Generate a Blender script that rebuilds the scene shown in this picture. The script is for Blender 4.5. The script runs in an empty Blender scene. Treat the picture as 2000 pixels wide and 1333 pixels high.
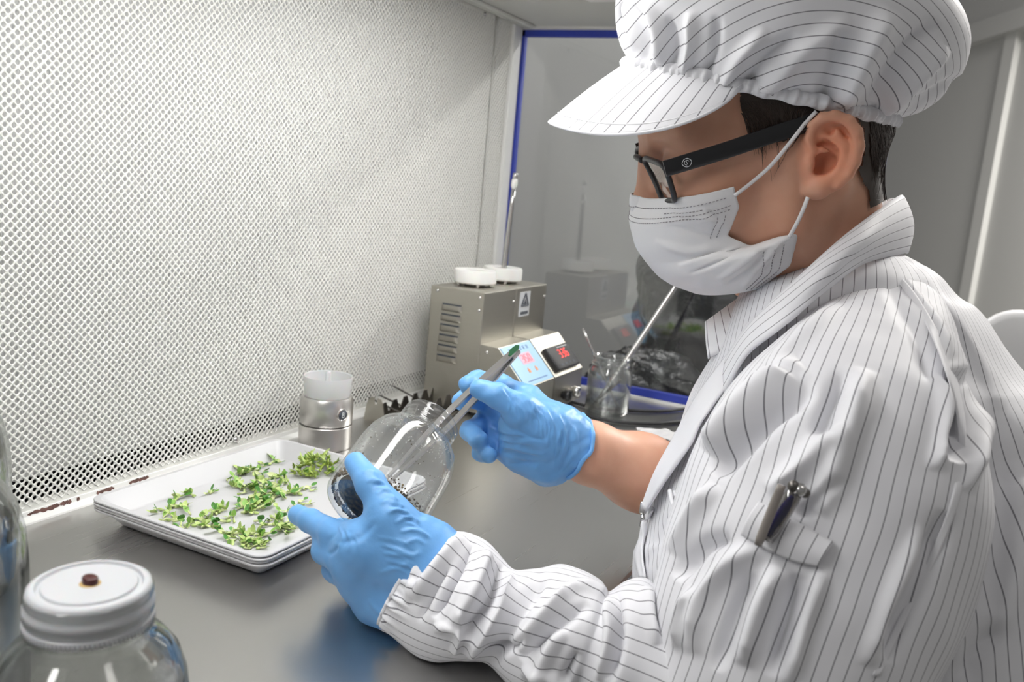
import bpy, bmesh, math, random
import numpy as np
from mathutils import Vector, Matrix
rng = np.random.default_rng(7); random.seed(7)
scene = bpy.context.scene
COL = scene.collection
PI = math.pi
# ------------------------------------------------------------------ camera
FPX = 1720.0
CAM = np.array([0.0, 0.0, 0.30])
CR = np.array([0.88724271, 0.45283347, 0.08798991])
CU = np.array([-0.15783598, 0.11876905, 0.98029675])
CW = np.array([-0.4334607, 0.88364911, -0.17685039])
cam_data = bpy.data.cameras.new('camera')
cam = bpy.data.objects.new('camera', cam_data); COL.objects.link(cam)
cam_data.sensor_width = 36.0; cam_data.lens = FPX / 2000.0 * 36.0; cam_data.clip_start = 0.02
M4 = Matrix.Identity(4)
for i in range(3):
    M4[i][0] = CR[i]; M4[i][1] = CU[i]; M4[i][2] = -CW[i]; M4[i][3] = CAM[i]
cam.matrix_world = M4
cam_data.dof.use_dof = True; cam_data.dof.focus_distance = 0.66; cam_data.dof.aperture_fstop = 11.0
scene.camera = cam
# ------------------------------------------------------------------ world, exposure
world = bpy.data.worlds.new('room_ambient'); scene.world = world; world.use_nodes = True
bg = world.node_tree.nodes['Background']
bg.inputs[0].default_value = (1.0, 0.985, 0.97, 1); bg.inputs[1].default_value = 0.19
vs = scene.view_settings
vs.view_transform = 'Standard'; vs.look = 'None'; vs.gamma = 1.0; vs.use_curve_mapping = False
vs.exposure = 0.0
# unseen room light from above, then two lamps added to brighten the background
def area(name, loc, size, energy, rot=(0, 0, 0), color=(1, 1, 1)):
    l = bpy.data.lights.new(name, 'AREA'); l.shape = 'RECTANGLE'; l.size = size[0]; l.size_y = size[1]
    l.energy = energy; l.color = color
    o = bpy.data.objects.new(name, l); COL.objects.link(o); o.location = loc; o.rotation_euler = rot
    return o
area('room_fill_lamp', (0.75, 0.2, 1.72), (1.2, 0.3), 4.5, color=(1.0, 0.97, 0.93))
area('room_fill_lamp', (0.9, 3.2, 1.72), (1.2, 0.3), 200.0, color=(1.0, 0.97, 0.93))  # added fill, lifts the pale room wall beyond the person
area('room_fill_lamp', (-0.75, 1.62, 1.72), (1.0, 0.25), 26.0, color=(1.0, 0.98, 0.96))  # added to brighten the grey partition seen through the glass
LAMP_STRENGTH = 16.5          # fluorescent tube of the cabinet, built below

# ------------------------------------------------------------------ helpers
OFF = {}                      # world offset of every object that parents parts
def at(px, py, d):            # pixel of the 2000x1333 frame + distance along the view axis -> world point
    return CAM + (CW + CR * (px - 1000) / FPX - CU * (py - 666.5) / FPX) * d
def rayd(px, py):
    return CW + CR * (px - 1000) / FPX - CU * (py - 666.5) / FPX
def project(P):
    v = np.asarray(P) - CAM; z = v @ CW
    return 1000 + FPX * (v @ CR) / z, 666.5 - FPX * (v @ CU) / z, z
def nrm(v):
    v = np.asarray(v, float); return v / (np.linalg.norm(v, axis=-1, keepdims=True) + 1e-12)

def tag(o, label=None, cat=None, group=None, kind=None):
    if label: o['label'] = label
    if cat: o['category'] = cat
    if group: o['group'] = group
    if kind: o['kind'] = kind
    return o
def thing(name, loc, label, cat, group=None, kind=None):
    o = bpy.data.objects.new(name, None); COL.objects.link(o)
    o.location = [float(c) for c in loc]; o.empty_display_size = 0.02
    OFF[o.name] = np.asarray(loc, float)
    return tag(o, label, cat, group, kind)
def make(name, V, Fc, mat, parent=None, uv=None, smooth=True, loc=None, autosmooth=None):
    """one mesh object from world coordinates; under a parent it is stored relative to it"""
    V = np.asarray(V, np.float64)
    if parent is not None: off = OFF[parent.name]
    elif loc is not None: off = np.asarray(loc, float)
    else:
        off = np.array([(V[:, 0].min() + V[:, 0].max()) / 2, (V[:, 1].min() + V[:, 1].max()) / 2, V[:, 2].min()])
    me = bpy.data.meshes.new(name)
    Vl = (V - off).astype(np.float32)
    if isinstance(Fc, np.ndarray):
        k = Fc.shape[1]; n = len(Fc)
        me.vertices.add(len(Vl)); me.vertices.foreach_set('co', Vl.ravel())
        me.loops.add(n * k); me.loops.foreach_set('vertex_index', Fc.astype(np.int32).ravel())
        me.polygons.add(n); me.polygons.foreach_set('loop_start', np.arange(0, n * k, k, dtype=np.int32))
        me.update(calc_edges=True)
    else:
        me.from_pydata(Vl.tolist(), [], [list(map(int, f)) for f in Fc]); me.update()
    if uv is not None:
        l = me.uv_layers.new(name='UVMap')
        li = np.empty(len(me.loops), np.int32); me.loops.foreach_get('vertex_index', li)
        l.data.foreach_set('uv', np.asarray(uv, np.float32)[li].ravel())
    me.polygons.foreach_set('use_smooth', np.full(len(me.polygons), bool(smooth)))
    me.validate()
    if autosmooth is not None:
        me.set_sharp_from_angle(angle=math.radians(autosmooth))
    if mat is not None: me.materials.append(mat)
    o = bpy.data.objects.new(name, me); COL.objects.link(o)
    if parent is not None: o.parent = parent; OFF[o.name] = OFF[parent.name]
    else: o.location = [float(c) for c in off]; OFF[o.name] = off
    return o
def solidify(o, t, offset=0.0):
    m = o.modifiers.new('thickness', 'SOLIDIFY'); m.thickness = t; m.offset = offset; return o
def subsurf(o, n=1):
    m = o.modifiers.new('smooth', 'SUBSURF'); m.levels = n; m.render_levels = n; return o

def join(*parts):
    Vs, Fs, n = [], [], 0
    for V, Fc in parts:
        Vs.append(np.asarray(V, float)); Fs += [[int(i) + n for i in f] for f in Fc]; n += len(V)
    return np.vstack(Vs), Fs
def box(c, s, bev=0.0, axes=None, seg=2):
    """bevelled box: centre, full size, optional frame axes (3x3 rows)"""
    bm = bmesh.new(); bmesh.ops.create_cube(bm, size=1.0)
    for v in bm.verts: v.co = Vector((v.co.x * s[0], v.co.y * s[1], v.co.z * s[2]))
    if bev > 0: bmesh.ops.bevel(bm, geom=bm.edges[:], offset=bev, segments=seg, affect='EDGES', profile=0.5)
    bm.verts.ensure_lookup_table()
    V = np.array([v.co[:] for v in bm.verts]); Fc = [[v.index for v in f.verts] for f in bm.faces]
    bm.free()
    if axes is not None: V = V @ np.asarray(axes)
    return V + np.asarray(c), Fc
def box2(lo, hi, bev=0.0, seg=2):
    lo = np.asarray(lo, float); hi = np.asarray(hi, float)
    return box((lo + hi) / 2, hi - lo, bev, seg=seg)
def frame_of(z, hint=(0, 0, 1)):
    z = nrm(z); h = np.asarray(hint, float)
    if abs(z @ nrm(h)) > 0.97: h = np.array([1.0, 0, 0])
    x = nrm(np.cross(h, z)); y = np.cross(z, x)
    return x, y, z
def lathe(prof, c=(0, 0, 0), ax=(0, 0, 1), n=48, close=False):
    """prof: list of (radius, height); revolved about axis ax through c"""
    x, y, z = frame_of(ax, (0, 0, 1) if abs(nrm(ax)[2]) < .97 else (0, 1, 0))
    t = np.linspace(0, 2 * PI, n, endpoint=False)
    P = np.asarray(prof, float); m = len(P)
    ring = np.cos(t)[:, None] * x + np.sin(t)[:, None] * y
    V = (P[:, 0][:, None, None] * ring[None] + P[:, 1][:, None, None] * z[None, None]).reshape(-1, 3) + np.asarray(c)
    Fc = []
    rng_m = range(m if close else m - 1)
    for i in rng_m:
        a = i * n; b = ((i + 1) % m) * n
        for j in range(n):
            k = (j + 1) % n; Fc.append([a + j, a + k, b + k, b + j])
    return V, Fc
def crom(P, n):
    """Catmull-Rom resampling of control rows P to n rows"""
    P = np.asarray(P, float); m = len(P)
    Q = np.vstack([2 * P[0] - P[1], P, 2 * P[-1] - P[-2]])
    s = np.linspace(0, m - 1, n); i = np.minimum(s.astype(int), m - 2); t = (s - i)[:, None]
    p0, p1, p2, p3 = Q[i], Q[i + 1], Q[i + 2], Q[i + 3]
    return 0.5 * (2 * p1 + (p2 - p0) * t + (2 * p0 - 5 * p1 + 4 * p2 - p3) * t * t + (3 * p1 - p0 - 3 * p2 + p3) * t ** 3)
def tube(path, r, sides=8, caps=True, flat=1.0, hint=(0, 0, 1)):
    P = np.asarray(path, float); n = len(P)
    r = np.full(n, r) if np.isscalar(r) else np.asarray(r, float)
    T = nrm(np.gradient(P, axis=0)); V = []
    x, y, _ = frame_of(T[0], hint)
    t = np.linspace(0, 2 * PI, sides, endpoint=False)
    for i in range(n):
        x = nrm(x - (x @ T[i]) * T[i]); y = np.cross(T[i], x)
        V.append(P[i] + r[i] * (np.cos(t)[:, None] * x + flat * np.sin(t)[:, None] * y))
    V = np.vstack(V); Fc = []
    for i in range(n - 1):
        for j in range(sides):
            k = (j + 1) % sides; Fc.append([i * sides + j, i * sides + k, (i + 1) * sides + k, (i + 1) * sides + j])
    if caps:
        Fc.append(list(range(sides))[::-1]); Fc.append(list(range((n - 1) * sides, n * sides)))
    return V, Fc
def gridfaces(nr, nc, wrap=False):
    i, j = np.meshgrid(np.arange(nr - 1), np.arange(nc if wrap else nc - 1), indexing='ij')
    k = (j + 1) % nc
    return np.stack([i * nc + j, i * nc + k, (i + 1) * nc + k, (i + 1) * nc + j], -1).reshape(-1, 4)
def prism(outline2, t, c, ex, ey):
    """flat outline (list of 2d) extruded by t along ex x ey, centred on c"""
    ex = nrm(ex); ey = nrm(ey); ez = np.cross(ex, ey); n = len(outline2); O = np.asarray(outline2, float)
    base = np.asarray(c) + O[:, :1] * ex + O[:, 1:] * ey
    V = np.vstack([base - ez * t / 2, base + ez * t / 2])
    Fc = [list(range(n))[::-1], list(range(n, 2 * n))] + [[i, (i + 1) % n, n + (i + 1) % n, n + i] for i in range(n)]
    return V, Fc
def rrect(w, h, r, k=5):
    out = []
    for cx, cy, a0 in ((w/2-r, h/2-r, 0), (-w/2+r, h/2-r, 90), (-w/2+r, -h/2+r, 180), (w/2-r, -h/2+r, 270)):
        for i in range(k + 1):
            a = math.radians(a0 + 90 * i / k); out.append((cx + r * math.cos(a), cy + r * math.sin(a)))
    return out

# ---- signed distance modelling: smooth unions of round cones and ellipsoids, meshed with surface nets
class SDF:
    def __init__(s, lo, hi, h):
        s.lo = np.asarray(lo, float); s.h = h; s.rs = 1.0
        s.n = np.ceil((np.asarray(hi) - s.lo) / h).astype(int) + 1
        s.D = np.full(s.n, 1e3, np.float32)
        s.ax = [s.lo[i] + h * np.arange(s.n[i]) for i in range(3)]
    def _sub(s, lo, hi, pad):
        a = np.clip(np.floor((np.asarray(lo) - pad - s.lo) / s.h).astype(int), 0, s.n)
        b = np.clip(np.ceil((np.asarray(hi) + pad - s.lo) / s.h).astype(int) + 1, 0, s.n)
        if (b <= a).any(): return None, None
        sl = tuple(slice(a[i], b[i]) for i in range(3))
        return sl, (s.ax[0][sl[0]][:, None, None], s.ax[1][sl[1]][None, :, None], s.ax[2][sl[2]][None, None, :])
    def _mix(s, sl, d, k, op):
        A = s.D[sl]; d = d.astype(np.float32)
        if op == 'sub':
            A2 = -A
            if k > 0:
                hh = np.clip(0.5 + 0.5 * (d - A2) / k, 0, 1); r = d * (1 - hh) + A2 * hh - k * hh * (1 - hh)
            else: r = np.minimum(A2, d)
            s.D[sl] = -r
        else:
            if k > 0:
                hh = np.clip(0.5 + 0.5 * (d - A) / k, 0, 1); s.D[sl] = d * (1 - hh) + A * hh - k * hh * (1 - hh)
            else: s.D[sl] = np.minimum(A, d)
    def cone(s, a, b, ra, rb, k=0.0, op='add'):
        ra, rb = ra * s.rs, rb * s.rs; a = np.asarray(a, float); b = np.asarray(b, float); R = max(ra, rb)
        sl, g = s._sub(np.minimum(a, b), np.maximum(a, b), R + max(k, 0) * 1.2 + 3 * s.h)
        if sl is None: return
        ab = b - a; L = ab @ ab + 1e-12
        px, py, pz = g[0] - a[0], g[1] - a[1], g[2] - a[2]
        t = np.clip((px * ab[0] + py * ab[1] + pz * ab[2]) / L, 0, 1)
        d = np.sqrt((px - t * ab[0]) ** 2 + (py - t * ab[1]) ** 2 + (pz - t * ab[2]) ** 2) - (ra + (rb - ra) * t)
        s._mix(sl, d, k, op)
    def chain(s, P, R, k=0.0, k0=None, op='add'):
        for i in range(len(P) - 1):
            s.cone(P[i], P[i + 1], R[i], R[i + 1], (k0 if (i == 0 and k0 is not None) else k), op)
    def ell(s, c, rad, k=0.0, op='add', axes=None):
        c = np.asarray(c, float); rad = np.asarray(rad, float) * s.rs; R = rad.max()
        sl, g = s._sub(c - R, c + R, max(k, 0) * 1.2 + 3 * s.h)
        if sl is None: return
        x, y, z = g[0] - c[0], g[1] - c[1], g[2] - c[2]
        if axes is not None:
            A = np.asarray(axes, float)
            x, y, z = (x * A[0][0] + y * A[0][1] + z * A[0][2], x * A[1][0] + y * A[1][1] + z * A[1][2], x * A[2][0] + y * A[2][1] + z * A[2][2])
        k0 = np.sqrt((x / rad[0]) ** 2 + (y / rad[1]) ** 2 + (z / rad[2]) ** 2)
        k1 = np.sqrt((x / rad[0] ** 2) ** 2 + (y / rad[1] ** 2) ** 2 + (z / rad[2] ** 2) ** 2) + 1e-9
        s._mix(sl, k0 * (k0 - 1) / k1, k, op)
    def mesh(s, smooth=1):
        D = s.D; n = np.array(D.shape) - 1; neg = D < 0
        corner = lambda dx, dy, dz, A: A[dx:dx + n[0], dy:dy + n[1], dz:dz + n[2]]
        cnt = np.zeros(n, np.int8)
        for dx in (0, 1):
            for dy in (0, 1):
                for dz in (0, 1): cnt += corner(dx, dy, dz, neg)
        act = (cnt > 0) & (cnt < 8); I = np.argwhere(act)
        idx = -np.ones(n, np.int64); idx[tuple(I.T)] = np.arange(len(I))
        acc = np.zeros((len(I), 3)); num = np.zeros(len(I))
        cs = [(a, b, c) for a in (0, 1) for b in (0, 1) for c in (0, 1)]
        for ca in cs:
            for axi in range(3):
                if ca[axi] == 1: continue
                cb = list(ca); cb[axi] = 1
                va = D[tuple((I + ca).T)].astype(float); vb = D[tuple((I + cb).T)].astype(float)
                m = (va < 0) != (vb < 0)
                t = np.where(m, va / np.where(np.abs(va - vb) < 1e-12, 1, va - vb), 0)
                p = np.tile(np.array(ca, float), (len(I), 1)); p[:, axi] += t
                acc += p * m[:, None]; num += m
        V = s.lo + s.h * (I + acc / num[:, None])
        quads = []
        for axi in range(3):
            b, c = (axi + 1) % 3, (axi + 2) % 3
            sl0 = [slice(None)] * 3; sl1 = [slice(None)] * 3
            sl0[axi] = slice(0, -1); sl1[axi] = slice(1, None)
            cr = neg[tuple(sl0)] != neg[tuple(sl1)]
            E = np.argwhere(cr)
            ok = (E[:, b] > 0) & (E[:, c] > 0) & (E[:, b] < D.shape[b] - 1) & (E[:, c] < D.shape[c] - 1)
            E = E[ok]; eb = np.eye(3, dtype=int)[b]; ec = np.eye(3, dtype=int)[c]
            q = np.stack([idx[tuple((E - eb - ec).T)], idx[tuple((E - ec).T)], idx[tuple(E.T)], idx[tuple((E - eb).T)]], 1)
            flip = ~neg[tuple(E.T)]
            q[flip] = q[flip][:, ::-1]
            quads.append(q)
        Q = np.vstack(quads)
        for _ in range(smooth): V = lap(V, Q, 0.5)
        return V, Q
def lap(V, Q, f):
    S = np.zeros_like(V); N = np.zeros(len(V)); k = Q.shape[1]
    for i in range(k):
        a, b = Q[:, i], Q[:, (i + 1) % k]
        for d in range(3):
            S[:, d] += np.bincount(a, V[b, d], len(V)) + np.bincount(b, V[a, d], len(V))
        N += np.bincount(a, minlength=len(V)) + np.bincount(b, minlength=len(V))
    return V * (1 - f) + f * S / np.maximum(N, 1)[:, None]
def vnormals(V, Q):
    n = np.cross(V[Q[:, 2]] - V[Q[:, 0]], V[Q[:, 3]] - V[Q[:, 1]]); N = np.zeros_like(V)
    for i in range(4):
        for d in range(3): N[:, d] += np.bincount(Q[:, i], n[:, d], len(V))
    return nrm(N)
def seg_dist(x, y, poly):
    """distance (and position along) of 2-d points to a polyline"""
    best = np.full(x.shape, 1e9); bt = np.zeros(x.shape); P = np.asarray(poly, float); m = len(P) - 1
    for i in range(m):
        a, b = P[i][:2], P[i + 1][:2]; ab = b - a; L = ab @ ab + 1e-9
        t = np.clip(((x - a[0]) * ab[0] + (y - a[1]) * ab[1]) / L, 0, 1)
        d = np.hypot(x - a[0] - t * ab[0], y - a[1] - t * ab[1])
        c = d < best; best = np.where(c, d, best); bt = np.where(c, (i + t) / m, bt)
    return best, bt
def sculpt(V, Q, strokes):
    """push cloth folds into a surface: strokes drawn on the side that faces the seat's left, height in mm, width in frame pixels"""
    N = vnormals(V, Q); x, y, z = project(V)
    face = np.clip(-(N @ CW) * 2.2 + 0.25, 0, 1)
    h = np.zeros(len(V))
    for poly, wd, ht in strokes:
        d, t = seg_dist(x, y, crom(poly, 24) if len(poly) > 2 else poly)
        taper = np.clip(np.minimum(t, 1 - t) * 5, 0, 1) ** 0.7
        h += ht * 0.001 * np.exp(-(d / wd) ** 2) * taper
    return V + N * (h * face)[:, None]

# ------------------------------------------------------------------ materials
def mat(name, col=(.8, .8, .8), rough=.5, metal=0.0, spec=.5, sss=0.0, coat=0.0, emit=None, es=0.0):
    m = bpy.data.materials.new(name); m.use_nodes = True; b = m.node_tree.nodes['Principled BSDF']
    b.inputs['Base Color'].default_value = (*col, 1); b.inputs['Roughness'].default_value = rough
    b.inputs['Metallic'].default_value = metal; b.inputs['Specular IOR Level'].default_value = spec
    if sss: b.inputs['Subsurface Weight'].default_value = sss; b.inputs['Subsurface Radius'].default_value = (.012, .004, .002)
    if coat: b.inputs['Coat Weight'].default_value = coat
    if emit: b.inputs['Emission Color'].default_value = (*emit, 1); b.inputs['Emission Strength'].default_value = es
    return m
class NT:
    def __init__(s, m): s.t = m.node_tree; s.b = s.t.nodes.get('Principled BSDF')
    def n(s, ty, **kw):
        o = s.t.nodes.new(ty)
        for k, v in kw.items():
            if hasattr(o, k): setattr(o, k, v)
        return o
    def l(s, a, b): s.t.links.new(a, b)
    def math(s, op, a, b=None, c=None):
        o = s.n('ShaderNodeMath', operation=op)
        for i, v in enumerate((a, b, c)):
            if v is None: continue
            if isinstance(v, (int, float)): o.inputs[i].default_value = v
            else: s.l(v, o.inputs[i])
        return o.outputs[0]
    def noise(s, scale, detail=3, vec=None, rough=.5, mscale=None):
        o = s.n('ShaderNodeTexNoise'); o.inputs['Scale'].default_value = scale; o.inputs['Detail'].default_value = detail
        o.inputs['Roughness'].default_value = rough
        if vec is None: vec = s.n('ShaderNodeTexCoord').outputs['Object']
        if mscale is not None:
            mp = s.n('ShaderNodeMapping'); mp.inputs['Scale'].default_value = mscale; s.l(vec, mp.inputs[0]); vec = mp.outputs[0]
        s.l(vec, o.inputs['Vector']); return o.outputs['Fac']
    def ramp(s, fac, stops):
        o = s.n('ShaderNodeValToRGB'); e = o.color_ramp.elements
        while len(e) < len(stops): e.new(.5)
        for el, (p, c) in zip(e, stops): el.position = p; el.color = (*c, 1)
        s.l(fac, o.inputs[0]); return o.outputs[0]
    def mixc(s, fac, a, b):
        o = s.n('ShaderNodeMix', data_type='RGBA')
        for sock, v in ((o.inputs[0], fac), (o.inputs[6], a), (o.inputs[7], b)):
            if isinstance(v, (int, float)): sock.default_value = v
            elif isinstance(v, tuple): sock.default_value = (*v, 1)
            else: s.l(v, sock)
        return o.outputs[2]
    def bump(s, h, strength=.3, dist=.001):
        o = s.n('ShaderNodeBump'); o.inputs['Strength'].default_value = strength; o.inputs['Distance'].default_value = dist
        s.l(h, o.inputs['Height']); s.l(o.outputs[0], s.b.inputs['Normal']); return o
def stripe_mat(name, base=(.74, .74, .77), line=(.075, .07, .09), pitch=.0074, width=.053):
    m = mat(name, base, .62, spec=.3); t = NT(m)
    uv = t.n('ShaderNodeTexCoord').outputs['UV']; sx = t.n('ShaderNodeSeparateXYZ'); t.l(uv, sx.inputs[0])
    f = t.math('FRACT', t.math('DIVIDE', sx.outputs[0], pitch))
    d = t.math('ABSOLUTE', t.math('SUBTRACT', f, .5))
    ln = t.math('SUBTRACT', 1.0, t.math('MINIMUM', t.math('DIVIDE', d, width), 1.0)); ln = t.math('MINIMUM', t.math('MULTIPLY', ln, 1.7), .82)
    t.l(t.mixc(ln, base, line), t.b.inputs['Base Color'])
    t.bump(t.noise(900, 2), .12, .0004)
    t.b.inputs['Sheen Weight'].default_value = .08
    return m
def thin_glass(name, tint=(.93, .95, .94), edge=(.55, .6, .6), rough=.02, base=.05, amount=.75, power=2.6, haze=0.0):
    """thin clear wall: mostly see-through, mirror-like towards the rim as clear glass is"""
    m = bpy.data.materials.new(name); m.use_nodes = True; t = NT(m); nt = m.node_tree
    nt.nodes.remove(nt.nodes['Principled BSDF'])
    lw = t.n('ShaderNodeLayerWeight'); lw.inputs[0].default_value = .5
    f = t.math('POWER', lw.outputs['Facing'], power)
    tr = t.n('ShaderNodeBsdfTransparent'); t.l(t.mixc(f, tint, edge), tr.inputs[0])
    gl = t.n('ShaderNodeBsdfGlossy'); gl.inputs['Roughness'].default_value = rough; gl.inputs[0].default_value = (1, 1, 1, 1)
    mx = t.n('ShaderNodeMixShader'); t.l(t.math('MULTIPLY_ADD', f, amount, base), mx.inputs[0]); t.l(tr.outputs[0], mx.inputs[1]); t.l(gl.outputs[0], mx.inputs[2])
    out = mx.outputs[0]
    if haze:
        df = t.n('ShaderNodeBsdfDiffuse'); df.inputs[0].default_value = (.85, .86, .86, 1); m2 = t.n('ShaderNodeMixShader'); m2.inputs[0].default_value = haze
        t.l(out, m2.inputs[1]); t.l(df.outputs[0], m2.inputs[2]); out = m2.outputs[0]
    t.l(out, nt.nodes['Material Output'].inputs['Surface'])
    return m
MT = {}
MT['cloth'] = stripe_mat('striped_cleanroom_cloth')
MT['cloth_plain'] = mat('white_hem_cloth', (.74, .74, .77), .6, spec=.3)
MT['mask'] = mat('mask_nonwoven', (.72, .715, .725), .75, spec=.2); t = NT(MT['mask']); t.bump(t.noise(1500, 2), .15, .0003)
MT['stitch'] = mat('grey_stitch', (.28, .26, .28), .7)
MT['white_enamel'] = mat('white_enamel', (.70, .70, .66), .42)
MT['wall_paint'] = mat('cream_painted_sheet', (.78, .78, .74), .45)
MT['ledge_white'] = mat('white_trim', (.80, .80, .78), .35)
MT['filter'] = mat('filter_paper', (.82, .82, .82), .9)
MT['plenum'] = mat('plenum_dark', (.05, .05, .05), .9)
MT['rust'] = mat('bare_rust', (.12, .055, .045), .8); t = NT(MT['rust']); t.l(t.ramp(t.noise(300, 4), [(.3, (.07, .035, .03)), (.7, (.2, .1, .08))]), t.b.inputs['Base Color'])
MT['blue_frame'] = mat('blue_plastic_strip', (.035, .06, .42), .35)
MT['grey_wall'] = mat('grey_room_wall', (.56, .56, .55), .6)
MT['grey_wall2'] = mat('pale_room_wall', (.56, .56, .545), .55)
MT['ceiling'] = mat('cabinet_ceiling', (.60, .60, .57), .5)
MT['floor'] = mat('room_floor', (.30, .30, .29), .6)
MT['pane'] = thin_glass('window_glass', (.90, .91, .91), (.5, .5, .5), .04, .095, .6, 2.6)
MT['jar_glass'] = thin_glass('jar_glass', (.965, .97, .968), (.55, .58, .58), .03, .03, .55, 2.8, haze=.035)
MT['jar_glass_front'] = thin_glass('cloudy_jar_glass', (.88, .885, .88), (.50, .53, .52), .08, .05, .5, 1.8)
def brushed(name, col, rough, scale=(4, 900, 4), aniso=.0, amt=.12, relief=.015):
    m = mat(name, col, rough, 1.0); t = NT(m)
    n = t.noise(1.0, 3, mscale=scale)
    n2 = t.noise(3.0, 3)
    t.l(t.math('ADD', t.math('MULTIPLY_ADD', n, amt, rough - amt / 2), t.math('MULTIPLY_ADD', n2, .06, -.03)), t.b.inputs['Roughness'])
    if relief: t.bump(n, relief, .0003)
    return m
MT['steel_bench'] = brushed('brushed_steel_bench', (.53, .525, .515), .285, (500, 4, 4), amt=.035, relief=0)
MT['steel_box'] = brushed('brushed_steel_cover', (.47, .45, .40), .46, (8, 8, 700))
MT['steel'] = mat('polished_steel', (.62, .61, .60), .22, 1.0)
MT['steel_dark'] = mat('dark_steel', (.16, .15, .14), .38, 1.0)
MT['steel_cup'] = brushed('turned_steel', (.66, .64, .62), .34, (6, 6, 900))
MT['black'] = mat('black_plastic', (.012, .012, .014), .28)
MT['black_rubber'] = mat('black_rubber', (.02, .02, .022), .5)
MT['ceramic'] = mat('white_ceramic', (.84, .84, .82), .45, sss=.1)
MT['frosted'] = mat('frosted_plastic', (.80, .81, .82), .4, sss=.3); MT['frosted'].node_tree.nodes['Principled BSDF'].inputs['Transmission Weight'].default_value = .35
MT['lid'] = mat('cloudy_white_lid', (.54, .55, .575), .42, sss=.25); MT['lid'].node_tree.nodes['Principled BSDF'].inputs['Transmission Weight'].default_value = .15
MT['tray'] = mat('white_tray', (.52, .52, .535), .33)
MT['tray_edge'] = mat('grey_tray', (.58, .57, .58), .35)
MT['panel_blue'] = mat('pale_blue_panel', (.30, .55, .80), .35)
MT['print_blue'] = mat('dark_blue_print', (.06, .14, .38), .5)
MT['led_red'] = mat('red_led', (.5, .02, .02), .4, emit=(1.0, .06, .05), es=1.6)
MT['led_pink'] = mat('red_led_washed', (.75, .12, .14), .4, emit=(1.0, .10, .12), es=1.2)
MT['orange'] = mat('orange_button', (.72, .26, .08), .45)
MT['paper'] = mat('white_sticker', (.66, .68, .70), .5)
MT['print_dark'] = mat('dark_print', (.07, .08, .10), .6)
MT['white_plastic'] = mat('white_plastic', (.82, .82, .82), .35)
MT['glove'] = mat('blue_nitrile', (.145, .37, .72), .42, spec=.4, sss=.06); t = NT(MT['glove'])
t.bump(t.math('ADD', t.noise(1.0, 4, mscale=(260, 260, 260)), t.math('MULTIPLY', t.noise(1.0, 2, mscale=(70, 70, 70)), 1.5)), .16, .0012)
MT['skin'] = mat('skin', (.52, .25, .15), .48, spec=.4, sss=.18); t = NT(MT['skin'])
fl = t.n('ShaderNodeAttribute'); fl.attribute_name = 'flush'
t.l(t.mixc(fl.outputs['Fac'], t.ramp(t.noise(28, 4), [(.3, (.57, .295, .195)), (.7, (.66, .375, .26))]), (.74, .27, .15)), t.b.inputs['Base Color']); t.bump(t.noise(900, 3), .08, .0005)
MT['hair'] = mat('dark_brown_hair', (.034, .021, .015), .42, spec=.5)
MT['jar_glass_thick'] = thin_glass('thick_jar_glass', (.93, .94, .935), (.36, .39, .39), .03, .05, .7, 1.7, haze=.05)
MT['water'] = thin_glass('water_surface', (.93, .95, .95), (.7, .75, .75), .02, .03, .4, 3)
MT['lens'] = thin_glass('spectacle_lens', (.88, .87, .86), (.6, .6, .6), .02, .12, .6, 2.2)
MT['soil'] = mat('dark_medium', (.03, .02, .012), .9, spec=.1); t = NT(MT['soil'])
t.l(t.ramp(t.noise(220, 5), [(.35, (.03, .02, .012)), (.55, (.11, .072, .035)), (.72, (.27, .19, .09))]), t.b.inputs['Base Color']); t.bump(t.noise(260, 4), .8, .002)
MT['burn'] = mat('burnt_plug', (.06, .012, .012), .3)
MT['burn_edge'] = mat('scorched_ring', (.50, .33, .12), .5)
MT['bag'] = mat('black_crinkled_bag', (.016, .016, .018), .3); t = NT(MT['bag']); t.bump(t.noise(22, 5), .9, .02)
MT['leaf'] = [mat('leaf_fresh_green', (.22, .42, .075), .45), mat('leaf_pale_green', (.46, .58, .20), .5), mat('leaf_deep_green', (.09, .27, .05), .4), mat('stem_pale', (.56, .62, .30), .5), mat('bud_yellow_green', (.28, .37, .06), .5)]
MT['lamp'] = mat('lamp_tube', (1, 1, 1), .5, emit=(1.0, .99, .97), es=LAMP_STRENGTH)
# ================================================================== the cabinet and the room
WX, EY, CZ = -0.624, 1.2375, 0.530          # perforated wall plane, end panel plane, cabinet ceiling
MT['pale_duct'] = mat('pale_duct', (.64, .64, .62), .5)
def izp(px, py, z):
    d = rayd(px, py); return CAM + d * ((z - CAM[2]) / d[2])
def iyp(px, py, y):
    d = rayd(px, py); return CAM + d * (y / d[1])
def ixp(px, py, x):
    d = rayd(px, py); return CAM + d * (x / d[0])

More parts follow.
